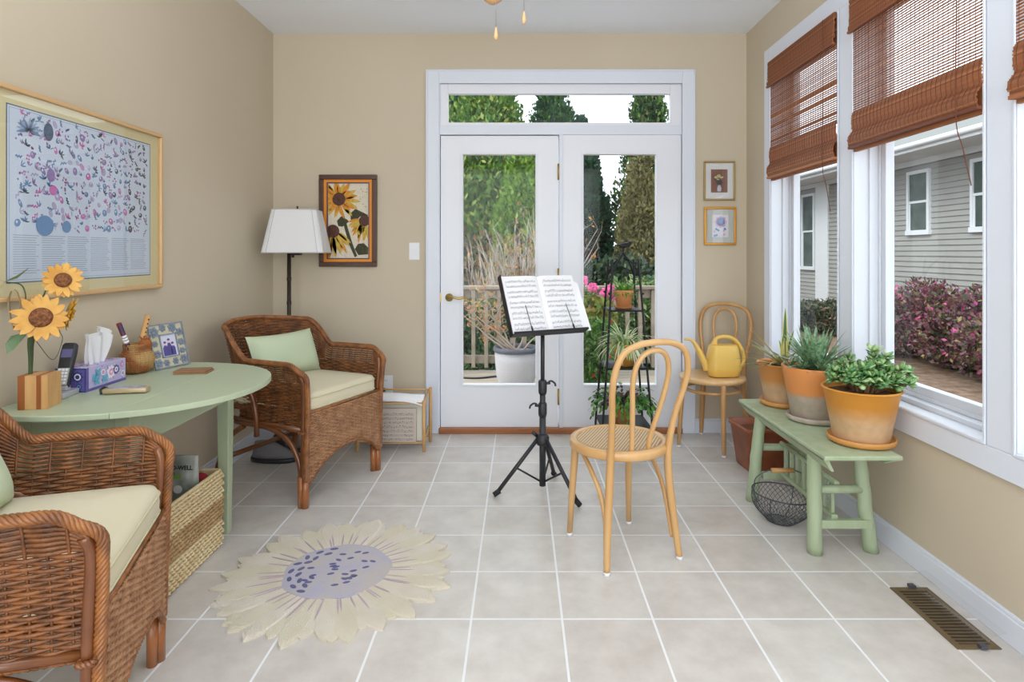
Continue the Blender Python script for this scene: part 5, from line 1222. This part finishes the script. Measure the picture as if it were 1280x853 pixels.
# ------------------------------------------------------------------ plant stand with bird
es = thing('plant_stand', 'dark iron three shelf plant stand topped by a bird in front of the right door', 'plant stand', (.648, 3.83, 0))
posts = {}
for sx_ in (-1, 1):
    for sy_ in (-1, 1):
        prof = [(0, .156, .165), (.18, .150, .155), (.53, .122, .135), (.88, .100, .115), (1.08, .086, .095), (1.19, .080, .085)]
        P_ = [Vector((sx_*a, sy_*b_, z)) for z, a, b_ in prof]; posts[(sx_, sy_)] = P_
        m = MB(); pts = spline(P_, 5); m.tube(pts, .0068, 8); 
        for z_ in (.30, .66, .97): 
            q = min(pts, key=lambda p: abs(p.z-z_)); m.tube([q, q+Vector((sx_*.016, 0, .008))], [.007, .004], 6)
        m.build('post', IRON, es)
        c = pts[-5]
        m = MB(); m.tube(spline([P_[4], Vector((sx_*.055, sy_*.058, 1.155)), Vector((sx_*.022, sy_*.022, 1.195)), Vector((0, 0, 1.232))], 5), .0055, 7); m.build('crown_branch', IRON, es)
def post_at(k, z):
    P_ = posts[k]
    for a, b_ in zip(P_, P_[1:]):
        if a.z <= z <= b_.z: return a.lerp(b_, (z-a.z)/(b_.z-a.z))
for z_ in (.165, .525, .875):
    q = post_at((1, 1), z_); m = MB(); m.box(-q.x, q.x, -q.y, q.y, z_, z_+.006); m.tube([(-q.x-.006, -q.y, z_), (q.x+.006, -q.y, z_)], .0045, 6); m.tube([(-q.x-.006, q.y, z_), (q.x+.006, q.y, z_)], .0045, 6); m.tube([(-q.x, -q.y, z_), (-q.x, q.y, z_)], .004, 6); m.tube([(q.x, -q.y, z_), (q.x, q.y, z_)], .004, 6)
    m.build('shelf', IRON, es)
m = MB(); m.tube([(0, 0, 1.225), (.002, 0, 1.262)], .005, 6); B = Vector((.014, 0, 1.278))
m.tube(spline([B+Vector((-.062, 0, .002)), B+Vector((-.035, 0, -.002)), B+Vector((-.01, 0, -.002)), B+Vector((.014, 0, .004)), B+Vector((.028, 0, .014)), B+Vector((.037, 0, .018)), B+Vector((.046, 0, .020))], 4), [.003, .0035, .004, .006, .010, .013, .0145, .016, .017, .017, .0165, .0155, .014, .0125, .012, .012, .0125, .0125, .0115, .0095, .007, .005, .003, .002, .001], 10)
m.build('bird_finial', IRON, es)
TERR = mat('terracotta', (216, 150, 92), .75, col2=(208, 142, 88), scale=12); TERY = mat('yellow_terracotta', (224, 168, 72), .6, col2=(214, 152, 60), scale=8)
def flowerpot(name, label, loc, rt, rb, h, m_, rim=.02, saucer=True, group=None, smat=None):
    r = thing(name, label, 'flower pot', loc, group=group); z0 = .012 if saucer else 0
    m = MB(); m.lathe([(0, z0), (rb, z0), (rb+(rt-rb)*.8, z0+h-rim-.002), (rt, z0+h-rim), (rt*1.03, z0+h-.003), (rt*.99, z0+h), (rt*.90, z0+h-.002), (rt*.86, z0+h-.02), (0, z0+h-.02)], 40, cap=False); m.build('pot', m_, r)
    if saucer: MB().lathe([(0, 0), (rb*1.15, 0), (rb*1.42, .014), (rb*1.46, .017), (rb*1.36, .016), (rb*1.1, .010), (0, .009)], 36, cap=False).build('saucer', smat or m_, r)
    MB().lathe([(0, z0+h-.012), (rt*.88, z0+h-.014)], 24, cap=False).build('soil', SOIL, r)
    return r
flowerpot('flower_pot', 'small terracotta pot on the top shelf of the plant stand', (.648, 3.81, .8815), .060, .042, .105, TERR, group='pots on the plant stand', rim=.024)
flowerpot('flower_pot', 'yellow glazed pot on the middle shelf of the plant stand', (.652, 3.80, .5315), .078, .055, .135, TERY, saucer=False, group='pots on the plant stand')
flowerpot('flower_pot', 'orange terracotta pot on the lowest shelf of the plant stand', (.645, 3.80, .1715), .066, .050, .125, TERR, group='pots on the plant stand', rim=.03, saucer=False)
def strap(m, base, d, L, wd, curl, n=7, mi=0, fold=.25, rng=random):
    """arching strap leaf with a V fold"""
    d = Vector(d).normalized(); p = Vector(base); side = d.cross(Vector((0, 0, 1))); side = side.normalized() if side.length > .05 else Vector((1, 0, 0))
    vs = []; 
    for i in range(n+1):
        t = i/n; w_ = wd*(1-t)**.6*(.55+.9*t if t < .5 else 1) if i < n else .0003
        nrm = side.cross(d); 
        vs += [p-side*w_+nrm*w_*fold, p, p+side*w_+nrm*w_*fold]
        d = (d+Vector((0, 0, -curl/n))).normalized(); p = p+d*(L/n)
    m.add(vs, [f for i in range(n) for f in ((3*i, 3*i+1, 3*i+4, 3*i+3), (3*i+1, 3*i+2, 3*i+5, 3*i+4))], mi, True)
def strapplant(name, label, loc, n, L, wd, curl, mats, seed, spread=1, up=.8, r0=.01, cat='plant', edge=None, thick=False, bias=(0, 0)):
    t = thing(name, label, cat, loc); rng = random.Random(seed); m = MB()
    for i in range(n):
        a = 2*PI*i/n*2.4+rng.gauss(0, .2); el = rng.random(); d = Vector((math.cos(a)*spread*(.35+el)+bias[0], math.sin(a)*spread*(.35+el)+bias[1], up*(1.25-el)))
        strap(m, (math.cos(a)*r0*rng.random(), math.sin(a)*r0*rng.random(), 0), d, L*rng.uniform(.7, 1.1), wd*rng.uniform(.8, 1.15), curl*rng.uniform(.6, 1.3), 7, rng.randrange(len(mats)))
    m.build('leaves', mats, t); return t
LG = mat('fresh_green_leaf', (92, 146, 54), .5, trans=.2); LG2 = mat('pale_green_leaf', (140, 184, 84), .5, trans=.2); LV = mat('cream_striped_leaf', (222, 228, 188), .5, trans=.2); LV2 = mat('grey_green_leaf', (120, 158, 98), .5, trans=.2)
LDK = mat('dark_green_leaf', (52, 92, 50), .45, trans=.1); LPU = mat('purple_green_leaf', (112, 66, 84), .5, trans=.1)
strapplant('potted_plant', 'bushy bright green plant in the pot on the top shelf of the plant stand', (.648, 3.81, .975), 170, .085, .0085, 1.5, [LG, LG2, LG], 3, .8, 1.5, .045)
strapplant('spider_plant', 'variegated spider plant spilling from the middle shelf of the plant stand', (.652, 3.80, .655), 210, .20, .0085, 2.3, [LV, LV, LV2, LV, LG2], 5, 1, 1.3, .05)
def cactus(label, loc):
    t = thing('holiday_cactus', label, 'plant', loc); rng = random.Random(6); m = MB()
    for i in range(120):
        a = rng.random()*2*PI; p = Vector((.03*math.cos(a), .03*math.sin(a), 0)); d = Vector((math.cos(a)*rng.uniform(.4, 1), math.sin(a)*rng.uniform(.3, .8), rng.uniform(.6, 1.6)))
        for k in range(rng.randrange(5, 9)):
            d = (d+Vector((rng.gauss(0, .12), rng.gauss(0, .12), -.33))).normalized(); side = d.cross(Vector((0, 0, 1)) if abs(d.z) < .9 else Vector((1, 0, 0))).normalized()
            side = Matrix.Rotation(rng.uniform(-.7, .7), 3, d) @ side; L = rng.uniform(.026, .036); w_ = rng.uniform(.009, .014); q = p+d*L
            m.add([p, p+d*L*.4+side*w_, p+d*L*.8+side*w_*.9, q, p+d*L*.8-side*w_*.9, p+d*L*.4-side*w_], [(0, 1, 2, 3, 4, 5)], rng.choice((0, 0, 1, 2, 3)) if k < 4 else rng.choice((0, 1, 1))); p = q
    m.build('leaves', [LDK, LG, LPU, mat('mauve_leaf_tip', (164, 116, 132), .5)], t); return t
cactus('sprawling green and purple leaved plant on the lowest shelf of the plant stand', (.645, 3.80, .286))

# ------------------------------------------------------------------ green bench
bn = thing('plant_bench', 'sage green rustic wooden bench under the right hand windows', 'bench', (1.285, 2.72, 0))
hx0, hx1, hy0, hy1, bz = -.147, .147, -.444, .456, .47
m = MB(); m.box(hx0, hx1, hy0, hy1, bz-.018, bz); m.build('seat_board', BENCH, bn, bevel=.005)
m = MB()
for s_ in (-1, 1): m.add([(s_*.147, hy0+.01, bz-.018), (s_*.147, hy1-.01, bz-.018), (s_*.112, hy1-.03, bz-.065+.022*(s_ > 0)), (s_*.112, hy0+.02+.03*(s_ > 0), bz-.065+.022*(s_ > 0)), (s_*.125, hy0+.01, bz-.018), (s_*.125, hy1-.01, bz-.018), (s_*.100, hy1-.03, bz-.065+.022*(s_ > 0)), (s_*.100, hy0+.02+.03*(s_ > 0), bz-.065+.022*(s_ > 0))], [(0, 1, 2, 3), (7, 6, 5, 4), (0, 3, 7, 4), (1, 5, 6, 2), (3, 2, 6, 7)])
m.build('apron', BENCH, bn, bevel=.003)
def logleg(x0, y0, x1, y1, seed):
    rng = random.Random(seed); pts = []; rs = []
    for i in range(13):
        t = i/12; pts.append(Vector((x0+(x1-x0)*t+rng.gauss(0, .0012), y0+(y1-y0)*t+rng.gauss(0, .0012), .448*t))); rs.append(.0295-.003*t+rng.gauss(0, .0006))
    MB().tube(pts, rs, 16).build('leg', BENCH, bn)
logleg(1.207-1.285, 2.495-2.72, 1.188-1.285, 2.465-2.72, 1); logleg(1.446-1.285, 2.515-2.72, 1.375-1.285, 2.475-2.72, 2)
logleg(1.152-1.285, 3.03-2.72, 1.186-1.285, 3.0-2.72, 3); logleg(1.446-1.285, 3.03-2.72, 1.375-1.285, 3.0-2.72, 4)
for y in (-.235, .30):
    MB().tube([(-.085, y, .268), (.125, y, .268)], .018, 10).build('cross_rail', BENCH, bn); MB().box(-.085, .145, y-.014, y+.014, .110, .145).build('cross_rail', BENCH, bn, bevel=.003)
MB().tube([(.010, -.23, .288), (.010, .30, .288)], .011, 8).build('long_rail', BENCH, bn); MB().box(-.012, .014, -.23, .30, .142, .160).build('long_rail', BENCH, bn, bevel=.003)
for i in range(8): 
    y = -.20+.062*i; MB().box(-.003, .011, y-.010, y+.010, .155, .285).build('slat', BENCH, bn, bevel=.002)
# glazed pots on the bench: two-tone dipped
def dipped(name, top, low, zt, zm, soft=.02):
    m = mat(name, top, .5); N = m.node_tree.nodes; L = m.node_tree.links; tc = N['Texture Coordinate']; sp = N.new('ShaderNodeSeparateXYZ'); L.new(tc.outputs['Object'], sp.inputs[0])
    n = N.new('ShaderNodeTexNoise'); n.inputs['Scale'].default_value = 9; L.new(tc.outputs['Object'], n.inputs['Vector'])
    ad = N.new('ShaderNodeMath'); ad.operation = 'MULTIPLY_ADD'; ad.inputs[1].default_value = .03; L.new(n.outputs[0], ad.inputs[0]); L.new(sp.outputs[2], ad.inputs[2])
    mr = N.new('ShaderNodeMapRange'); mr.inputs[1].default_value = zm-soft+.015; mr.inputs[2].default_value = zm+soft+.015; L.new(ad.outputs[0], mr.inputs[0])
    n2 = N.new('ShaderNodeTexNoise'); n2.inputs['Scale'].default_value = 30; n2.inputs['Detail'].default_value = 6; L.new(tc.outputs['Object'], n2.inputs['Vector'])
    lowr = N.new('ShaderNodeValToRGB'); lowr.color_ramp.elements[0].position = .3; lowr.color_ramp.elements[1].position = .7; lowr.color_ramp.elements[0].color = rgb(*[c-12 for c in low]); lowr.color_ramp.elements[1].color = rgb(*[min(255, c+6) for c in low]); L.new(n2.outputs[0], lowr.inputs[0])
    mx = N.new('ShaderNodeMix'); mx.data_type = 'RGBA'; L.new(mr.outputs[0], mx.inputs[0]); L.new(lowr.outputs[0], mx.inputs[6]); mx.inputs[7].default_value = rgb(*top); L.new(mx.outputs[2], N['Principled BSDF'].inputs['Base Color']); return m
SAU = mat('ochre_saucer', (206, 146, 78), .6); SAG = mat('whitewashed_saucer', (168, 154, 140), .7, col2=(190, 178, 164), scale=18)
def bigpot(label, loc, rt, rb, h, pm, sm_, lip):
    r = thing('glazed_pot', label, 'flower pot', loc, group='glazed pots on the green bench'); z0 = .016
    m = MB(); m.lathe([(0, z0), (rb-.004, z0), (rb, z0+.004), (rb+(rt-rb)*.85, z0+h-lip), (rt-(.006 if lip > .01 else 0), z0+h-lip+.001), (rt, z0+h-.006), (rt-.002, z0+h), (rt-.010, z0+h), (rt-.013, z0+h-.012), (rt-.016, z0+h-.03), (0, z0+h-.03)], 56, cap=False); m.build('pot', pm, r)
    MB().lathe([(0, 0), (rb+.004, 0), (rb+.020, .008), (rb+.022, .026), (rb+.018, .028), (rb+.015, .018), (rb, .015), (0, .0155)], 56, cap=False).build('saucer', sm_, r)
    m = MB(); n = 24; m.lathe([(0, z0+h-.014), (rt*.5, z0+h-.016), (rt-.014, z0+h-.024)], n, cap=False); m.build('soil', SOIL, r); return r
bigpot('orange and cream glazed pot at the near end of the green bench', (1.372, 2.452, bz), .146, .103, .205, dipped('dip_orange_cream', (230, 156, 62), (228, 190, 150), 0, .125, .035), SAU, .004)
bigpot('orange pot with grey whitewashed lower half in the middle of the green bench', (1.340, 2.775, bz), .140, .098, .232, dipped('dip_orange_grey', (218, 142, 78), (180, 166, 150), 0, .125, .010), SAG, .032)
bigpot('orange and peach glazed pot at the far end of the green bench', (1.322, 3.055, bz), .130, .092, .195, dipped('dip_orange_peach', (222, 152, 84), (222, 186, 148), 0, .115, .02), SAU, .004)
# jade plant
jd = thing('jade_plant', 'jade plant with thick round green leaves in the near pot on the bench', 'plant', (1.386, 2.452, bz+.20)); rng = random.Random(15)
mS = MB(); mL = MB(); JW = mat('jade_stem', (124, 96, 66), .8)
def jleaf(p, d, s_, mi):
    d = d.normalized(); side = d.cross(Vector((0, 0, 1))); side = side.normalized() if side.length > .1 else Vector((1, 0, 0)); side = Matrix.Rotation(rng.uniform(-.6, .6), 3, d) @ side; nr = side.cross(d)
    n = 8; ring = [p+d*s_*(.5-.5*math.cos(2*PI*i/n)*1.0)+side*s_*.34*math.sin(2*PI*i/n)+nr*s_*.10*((.5-.5*math.cos(2*PI*i/n))**2) for i in range(n)]
    c1 = p+d*s_*.55+nr*(s_*.13); c2 = p+d*s_*.55-nr*(s_*.05); b_ = len(mL.v)
    mL.add(ring+[c1, c2], [(i, (i+1) % n, n) for i in range(n)]+[((i+1) % n, i, n+1) for i in range(n)], mi, True)
ends = []
for i in range(66):
    a = rng.random()*2*PI; R_ = .02+.125*rng.random()**.7; base = Vector((math.cos(a)*.05*rng.random(), math.sin(a)*.05*rng.random(), 0)); tip = Vector((math.cos(a)*R_*1.12+(.01), math.sin(a)*R_*1.0, .04+.085*rng.random()*(1.25-R_/.2)+(.03 if rng.random() < .15 else 0)))
    if tip.x > .145: tip.x = .145
    midp = base.lerp(tip, .5)+Vector((0, 0, .02)); pts = spline([base, midp, tip], 5); mS.tube(pts, [.006-.0004*j for j in range(len(pts))], 6)
    for j in range(3, len(pts)):
        dd = (pts[j]-pts[j-1]).normalized()
        for s_ in range(2): 
            an = s_*PI+j*PI/2+rng.gauss(0, .3); q = dd.orthogonal().normalized(); q = Matrix.Rotation(an, 3, dd) @ q; jleaf(pts[j], q+dd*.5+Vector((0, 0, .25)), rng.uniform(.026, .042), rng.choice((0, 0, 1, 2)))
    for s_ in range(4): an = s_*PI/2+rng.gauss(0, .2); q = Matrix.Rotation(an, 3, dd) @ dd.orthogonal().normalized(); jleaf(pts[-1], q+dd*.9, rng.uniform(.028, .044), rng.choice((0, 1, 2)))
for (x, y, z) in ((-.09, -.01, .115), (.06, .05, .15), (-.045, .03, .12), (.12, -.03, .10), (.03, -.06, .09)):
    b0 = Vector((x*.4, y*.4, .03)); pts = spline([b0, Vector((x*.8, y*.8, z*.6)), Vector((x, y, z))], 5); mS.tube(pts, .0032, 6)
    for j in range(4, len(pts)):
        for s_ in range(2): q = Matrix.Rotation(s_*PI+j*PI/2, 3, 'Z') @ Vector((1, 0, 0)); jleaf(pts[j], q+Vector((0, 0, .4)), rng.uniform(.026, .036), rng.choice((0, 1, 2)))
mS.build('stems', JW, jd); mL.build('leaves', [mat('jade_green', (124, 168, 98), .35, trans=.08, coat=.2), mat('jade_pale_green', (176, 206, 140), .35, trans=.08, coat=.2), mat('jade_deep_green', (84, 136, 76), .35, coat=.2)], jd)
# spiky plants
AG = mat('haworthia_green', (72, 112, 76), .45, col2=(150, 180, 140), scale=70, stretch=(1, 1, 1)); AG2 = mat('haworthia_pale', (124, 160, 110), .45)
hw = strapplant('aloe_plant', 'spiky green aloe cluster in the middle pot on the bench', (1.345, 2.775, bz+.235), 70, .195, .016, .30, [AG, AG2, AG], 9, .75, 1.15, .035)
m = MB(); rng = random.Random(10)
for (ox, oy, L, k) in ((-.085, -.05, .075, 26), (-.02, -.09, .07, 24), (-.10, .03, .06, 18), (.08, -.04, .08, 22)):
    for i in range(k):
        a = 2*PI*rng.random(); el = rng.random(); strap(m, (ox, oy, 0), (math.cos(a)*(.4+el), math.sin(a)*(.4+el), 1.1-el*.8), L*1.2*rng.uniform(.7, 1.1), .0075, .3, 5, rng.randrange(2))
m.build('offsets', [AG2, AG], hw)
VY = mat('yellow_leaf_margin', (214, 206, 130), .45); VG = mat('agave_green', (74, 108, 60), .45)
va = thing('variegated_agave', 'yellow edged spiky plant with one upright leaf in the far pot on the bench', 'plant', (1.322, 3.055, bz+.195)); m = MB(); rng = random.Random(19)
for (dx, dy, dz, L, wd, curl) in ((.02, .0, 1, .205, .017, .0), (-.03, .02, .99, .13, .016, .05), (-.7, -.3, .62, .26, .012, .5), (-.95, .0, .42, .24, .011, .55), (-.6, .3, .7, .2, .012, .4), (-.5, -.6, .35, .2, .012, .5), (-.5, -.1, .75, .25, .010, .5), (-.75, -.1, .55, .25, .009, .7), (-.9, -.2, .30, .23, .008, .5), (-.8, -.5, .2, .2, .009, .3), (-.9, .1, .12, .17, .009, .3), (.5, -.1, .8, .2, .012, .4), (.35, -.5, .7, .16, .012, .4), (-.3, -.6, .6, .13, .014, .4), (-.1, -.2, .8, .13, .018, .0), (.8, .2, .6, .2, .01, .5), (.2, .7, .6, .2, .011, .5), (-.4, .7, .6, .2, .011, .5), (-.35, -.35, .45, .14, .012, .4), (.3, .2, .9, .17, .012, .3), (-.6, -.3, .45, .2, .008, .6)):
    b0 = (rng.uniform(-.015, .015), rng.uniform(-.015, .015), 0); K_ = 1.42 if dz == 1 else 1.15; strap(m, b0, (dx, dy, dz), L*K_, wd*1.45, curl, 8, 0, .22); strap(m, (b0[0], b0[1]-.0006, .0012), (dx, dy, dz), L*K_*.98, wd*.8, curl, 8, 1, .30)
m.build('leaves', [VY, VG], va)

# terracotta pot on the floor and the wire basket
RED = mat('rust_brown_pot', (158, 88, 52), .5, col2=(136, 70, 40), scale=10, coat=.2)
r = thing('square_planter', 'rust brown tapered pot on the floor behind the green bench', 'flower pot', (1.375, 3.50, 0), math.radians(4))
m = MB(); sec4 = lambda a, z: [Vector((x, y, z)) for x, y in rrect(a, a, .02, 3)]
loft(m, [sec4(.095, 0), sec4(.10, .01), sec4(.125, .225), sec4(.132, .228), sec4(.134, .252), sec4(.124, .252), sec4(.118, .20)]); m.build('pot', RED, r); MB().lathe([(0, .215), (.115, .215)], 20, cap=False).build('soil', SOIL, r)
WIRE = mat('galvanised_wire', (84, 88, 96), .45, .6)
eb = thing('wire_egg_basket', 'round grey wire egg basket with wooden handle on the floor beside the green bench', 'basket', (1.195, 2.80, 0), math.radians(0))
EM = Matrix.Rotation(math.radians(4), 4, 'Y')
def ebR(z): return .075+.060*math.sin(min(1, z/.10)*PI/2) if z < .13 else .135
m = MB(); rr_ = .118
def ebp(a, z): 
    R_ = .060+.070*math.sin(min(1, z/.09)*PI/2); return EM @ Vector((R_*math.cos(a), R_*math.sin(a), z+.0025))
for s_ in (-1, 1):
    for k in range(34):
        a0 = 2*PI*k/34; m.tube([ebp(a0+s_*.9*(z/.125), z) for z in [.125*i/8 for i in range(9)]], .0011, 4)
for k in range(-5, 6): 
    q = .011*k; h_ = math.sqrt(max(0, .060**2-q*q)); m.tube([EM @ Vector((q, -h_, .003)), EM @ Vector((q, h_, .003))], .0011, 4); m.tube([EM @ Vector((-h_, q, .003)), EM @ Vector((h_, q, .003))], .0011, 4)
m.build('wire_mesh', WIRE, eb)
m = MB(); m.tube([ebp(2*PI*i/36, .125) for i in range(36)], .003, 6, closed=True); m.tube([ebp(2*PI*i/36, .0) for i in range(36)], .0025, 6, closed=True)
for k in range(4): m.tube([ebp(PI/4+PI/2*k, .125*i/8) for i in range(9)], .002, 5)
m.build('rim_wire', WIRE, eb)
m = MB(); m.tube(spline([ebp(PI, .125), Vector((-.115, -.01, .20)), Vector((-.055, -.02, .238)), Vector((.055, -.02, .238)), Vector((.115, -.01, .20)), ebp(0, .125)], 8), .0024, 6); m.build('bail', WIRE, eb)
MB().tube([(-.048, -.02, .238), (.052, -.02, .238)], .0105, 12).build('handle_grip', mat('grip_wood', (190, 142, 88), .5), eb)

# ------------------------------------------------------------------ floor vent with clear deflector
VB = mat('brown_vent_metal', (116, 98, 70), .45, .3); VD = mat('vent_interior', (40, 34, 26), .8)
vt = thing('floor_vent', 'brown metal floor vent in the tiles along the right wall', 'vent', (1.425, 2.063, 0)); a, b_ = .069, .174
m = MB(); m.box(-a, -a+.020, -b_, b_, 0, .004); m.box(a-.020, a, -b_, b_, 0, .004); m.box(-a+.02, a-.02, -b_, -b_+.022, 0, .004); m.box(-a+.02, a-.02, b_-.022, b_, 0, .004); m.build('frame', VB, vt, bevel=.0015)
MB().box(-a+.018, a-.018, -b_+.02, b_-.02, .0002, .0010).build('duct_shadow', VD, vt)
m = MB()
for i in range(18):
    y = -b_+.028+.0175*i; m.add([(-a+.02, y, .0038), (a-.02, y, .0038), (a-.02, y+.009, .0015), (-a+.02, y+.009, .0015)], [(0, 1, 2, 3)]); m.box(-a+.02, a-.02, y-.0015, y+.0015, .001, .0040)
m.build('louvres', VB, vt)
df = thing('air_deflector', 'clear plastic air deflector sitting over the floor vent', 'deflector', (1.425, 2.063, .0045))
m = MB(); n = 10; vs = []
for (y) in (-.19, .19):
    for i in range(n+1):
        t = PI/2*i/n; vs.append(Vector((.03-.070*math.cos(t)+.045, y, .002+.052*math.sin(t)*1.0 if True else 0)))
k = n+1; m.add(vs, [(i, i+1, k+i+1, k+i) for i in range(n)], 0, True)
m.build('clear_hood', glass('clear_plastic', (.97, .97, .97), .6), df)
for y in (.172, -.172): MB().box(.0, .022, y-.010, y+.010, 0, .010).build('magnet', mat('magnet_steel', (90, 92, 104), .4, .5), df, bevel=.001)

# ------------------------------------------------------------------ woven wood shades
REED = mat('woven_reed', (150, 88, 52), .55, island=[(126, 70, 42), (168, 104, 60), (146, 84, 50), (184, 122, 74), (112, 60, 38)]); THR = mat('shade_thread', (112, 62, 40), .7)
def shade(label, ya, yb_, zbot, seed, dens, gap0):
    r = thing('woven_wood_shade', label, 'window shade', (XR-.008, (ya+yb_)/2, 2.395), group='woven wood shades'); L = (ya-yb_)/2-.004; rng = random.Random(seed)
    zo = 2.395
    m = MB()        # valance
    z = 2.392
    while z > 2.243: 
        e1 = rng.uniform(-.003, .003); xx = -.030-.006*(1 if z < 2.275 else 0); m.box(xx, xx+.003, -L+e1, L+e1, z-.0056-zo, z-zo); z -= .0058
    m.box(-.040, -.026, -L, L, 2.236-zo, 2.246-zo)
    y = -L+.01
    while y < L: m.tube([(-.0315, y, -.004), (-.0375, y, 2.240-zo)], .0008, 4, 1); y += .0135
    m.build('valance', [REED, THR], r)
    MB().box(-.026, .020, -L+.002, L-.002, -.032, -.002).build('headrail', mat('headrail_wood', (120, 70, 44), .6), r)
    m = MB(); z = 2.36; dense = 0
    while z > 1.872:
        if dense <= 0 and rng.random() < .035: dense = rng.randrange(2, 5)
        h = .0056 if dense > 0 else rng.uniform(.0052, .0066)*dens; e1 = rng.uniform(-.004, .004)
        m.box(-.012, -.0095, -L+e1, L+e1, z-h-zo, z-zo); z -= h*1.04 if dense > 0 else .0105; dense -= 1
    y = -L+.008
    while y < L: m.tube([(-.0128, y, -.02), (-.0128, y, 1.87-zo)], .0011, 4, 1); y += .0262
    m.build('sheer_panel', [REED, THR], r)
    m = MB(); z = 1.874     # gathered folds at the bottom
    while z > zbot+.012:
        q = (1.874-z)/(1.874-zbot); xx = -.016-.022*abs(math.sin(q*PI*2.0))**.8*(1 if q > .5 else .25); e1 = rng.uniform(-.004, .004)
        m.box(xx, xx+.0034, -L+e1, L+e1, z-.0058-zo, z-zo); z -= .0056
    y = -L+.008
    while y < L: 
        m.tube([((-.017-.022*abs(math.sin(((1.874-zz)/(1.874-zbot))*PI*2.0))**.8*(1 if zz < (1.874+zbot)/2 else .25)), y, zz-zo) for zz in [1.874-(1.874-zbot-.012)*i/10 for i in range(11)]], .0011, 4, 1); y += .0262
    m.box(-.036, -.012, -L, L, zbot-zo, zbot+.012-zo); m.box(-.010, .006, -L+.012, L-.002, zbot-.012-zo, 1.80-zo)
    m.build('bottom_folds', [REED, THR], r)
    m = MB(); yy = -L+.085; m.tube(spline([(-.042, yy, -.01), (-.040, yy, -.3), (-.046, yy-.004, zbot-zo), (-.040, yy-.03, zbot-zo-.12), (-.034, yy-.06, zbot-zo-.25)], 6), .0018, 5); m.build('pull_cord', THR, r)
shade('woven reddish brown wood shade over the farthest of the right hand windows', 3.728, 2.932, 1.682, 1, 1.15, 0)
shade('woven reddish brown wood shade over the large middle window', 2.806, 2.008, 1.706, 2, .92, 0)
shade('woven reddish brown wood shade at the right picture edge, nearest the camera', 1.886, 1.096, 1.703, 3, 1.0, 0)

# ------------------------------------------------------------------ ceiling fan (only its lower cap and pull chains are in view)
cf = thing('ceiling_fan', 'ceiling fan whose lower cap and two pull chains hang at the top of the picture', 'fan', (-.105, 2.36, 0))
m = MB(); m.tube([(0, 0, H-.02), (0, 0, 2.55)], .012, 10); m.lathe([(0, H-.001), (.065, H-.001), (.06, H-.04), (.02, H-.07), (0, H-.07)], 28, cap=False); m.build('downrod', WHITEP, cf)
m = MB(); m.lathe([(0, 2.56), (.05, 2.56), (.11, 2.53), (.125, 2.48), (.11, 2.43), (.085, 2.40), (0, 2.40)], 36, cap=False); m.build('motor_housing', WHITEP, cf)
m = MB(); m.lathe([(0, 2.41), (.075, 2.41), (.078, 2.33), (.07, 2.305), (0, 2.30)], 32, cap=False); m.build('switch_housing', WHITEP, cf)
m = MB(); m.lathe([(.065, 2.302), (.063, 2.27), (.048, 2.235), (.036, 2.212), (.018, 2.198), (0, 2.194)], 28, cap=False); m.build('lower_cap', mat('fan_cap_wood', (206, 160, 114), .4), cf)
for k in range(4):
    a = PI/4+PI/2*k; M = Matrix.Rotation(a, 4, 'Z') @ Matrix.Translation((0, 0, 2.50)) @ Matrix.Rotation(.2, 4, 'X'); m = MB(); m.prism([(.16, -.05), (.50, -.062), (.545, -.04), (.55, 0), (.545, .04), (.50, .062), (.16, .05)], M, .006); m.box(.10, .20, -.012, .012, -.004, .0, M=M); m.build('blade', WHITEP, cf, bevel=.002)
CH = mat('chain_steel', (150, 148, 150), .3, .8); DROP = mat('drop_wood', (210, 172, 122), .45)
for (px_, yy, z_) in ((620, -.07, 2.045), (655, -.03, 2.11)):
    x = at(px_, 2.36+yy)+.105; zt = 1.2316+(316-(50 if px_ < 640 else 30))/762*(2.36+yy); m = MB(); m.tube([(x, yy, zt+.045), (x, yy, 2.32)], .0011, 5); m.tube([(x, yy, 2.32), (x*.5, yy*.5, 2.33)], .002, 5); c = m.build('pull_chain', CH, cf)
    m = MB(); m.lathe([(0, 0), (.005, .001), (.0085, .010), (.0078, .020), (.0045, .040), (.003, .048), (0, .048)], 12, (x, yy, zt), cap=False); m.build('wooden_drop', DROP, c)
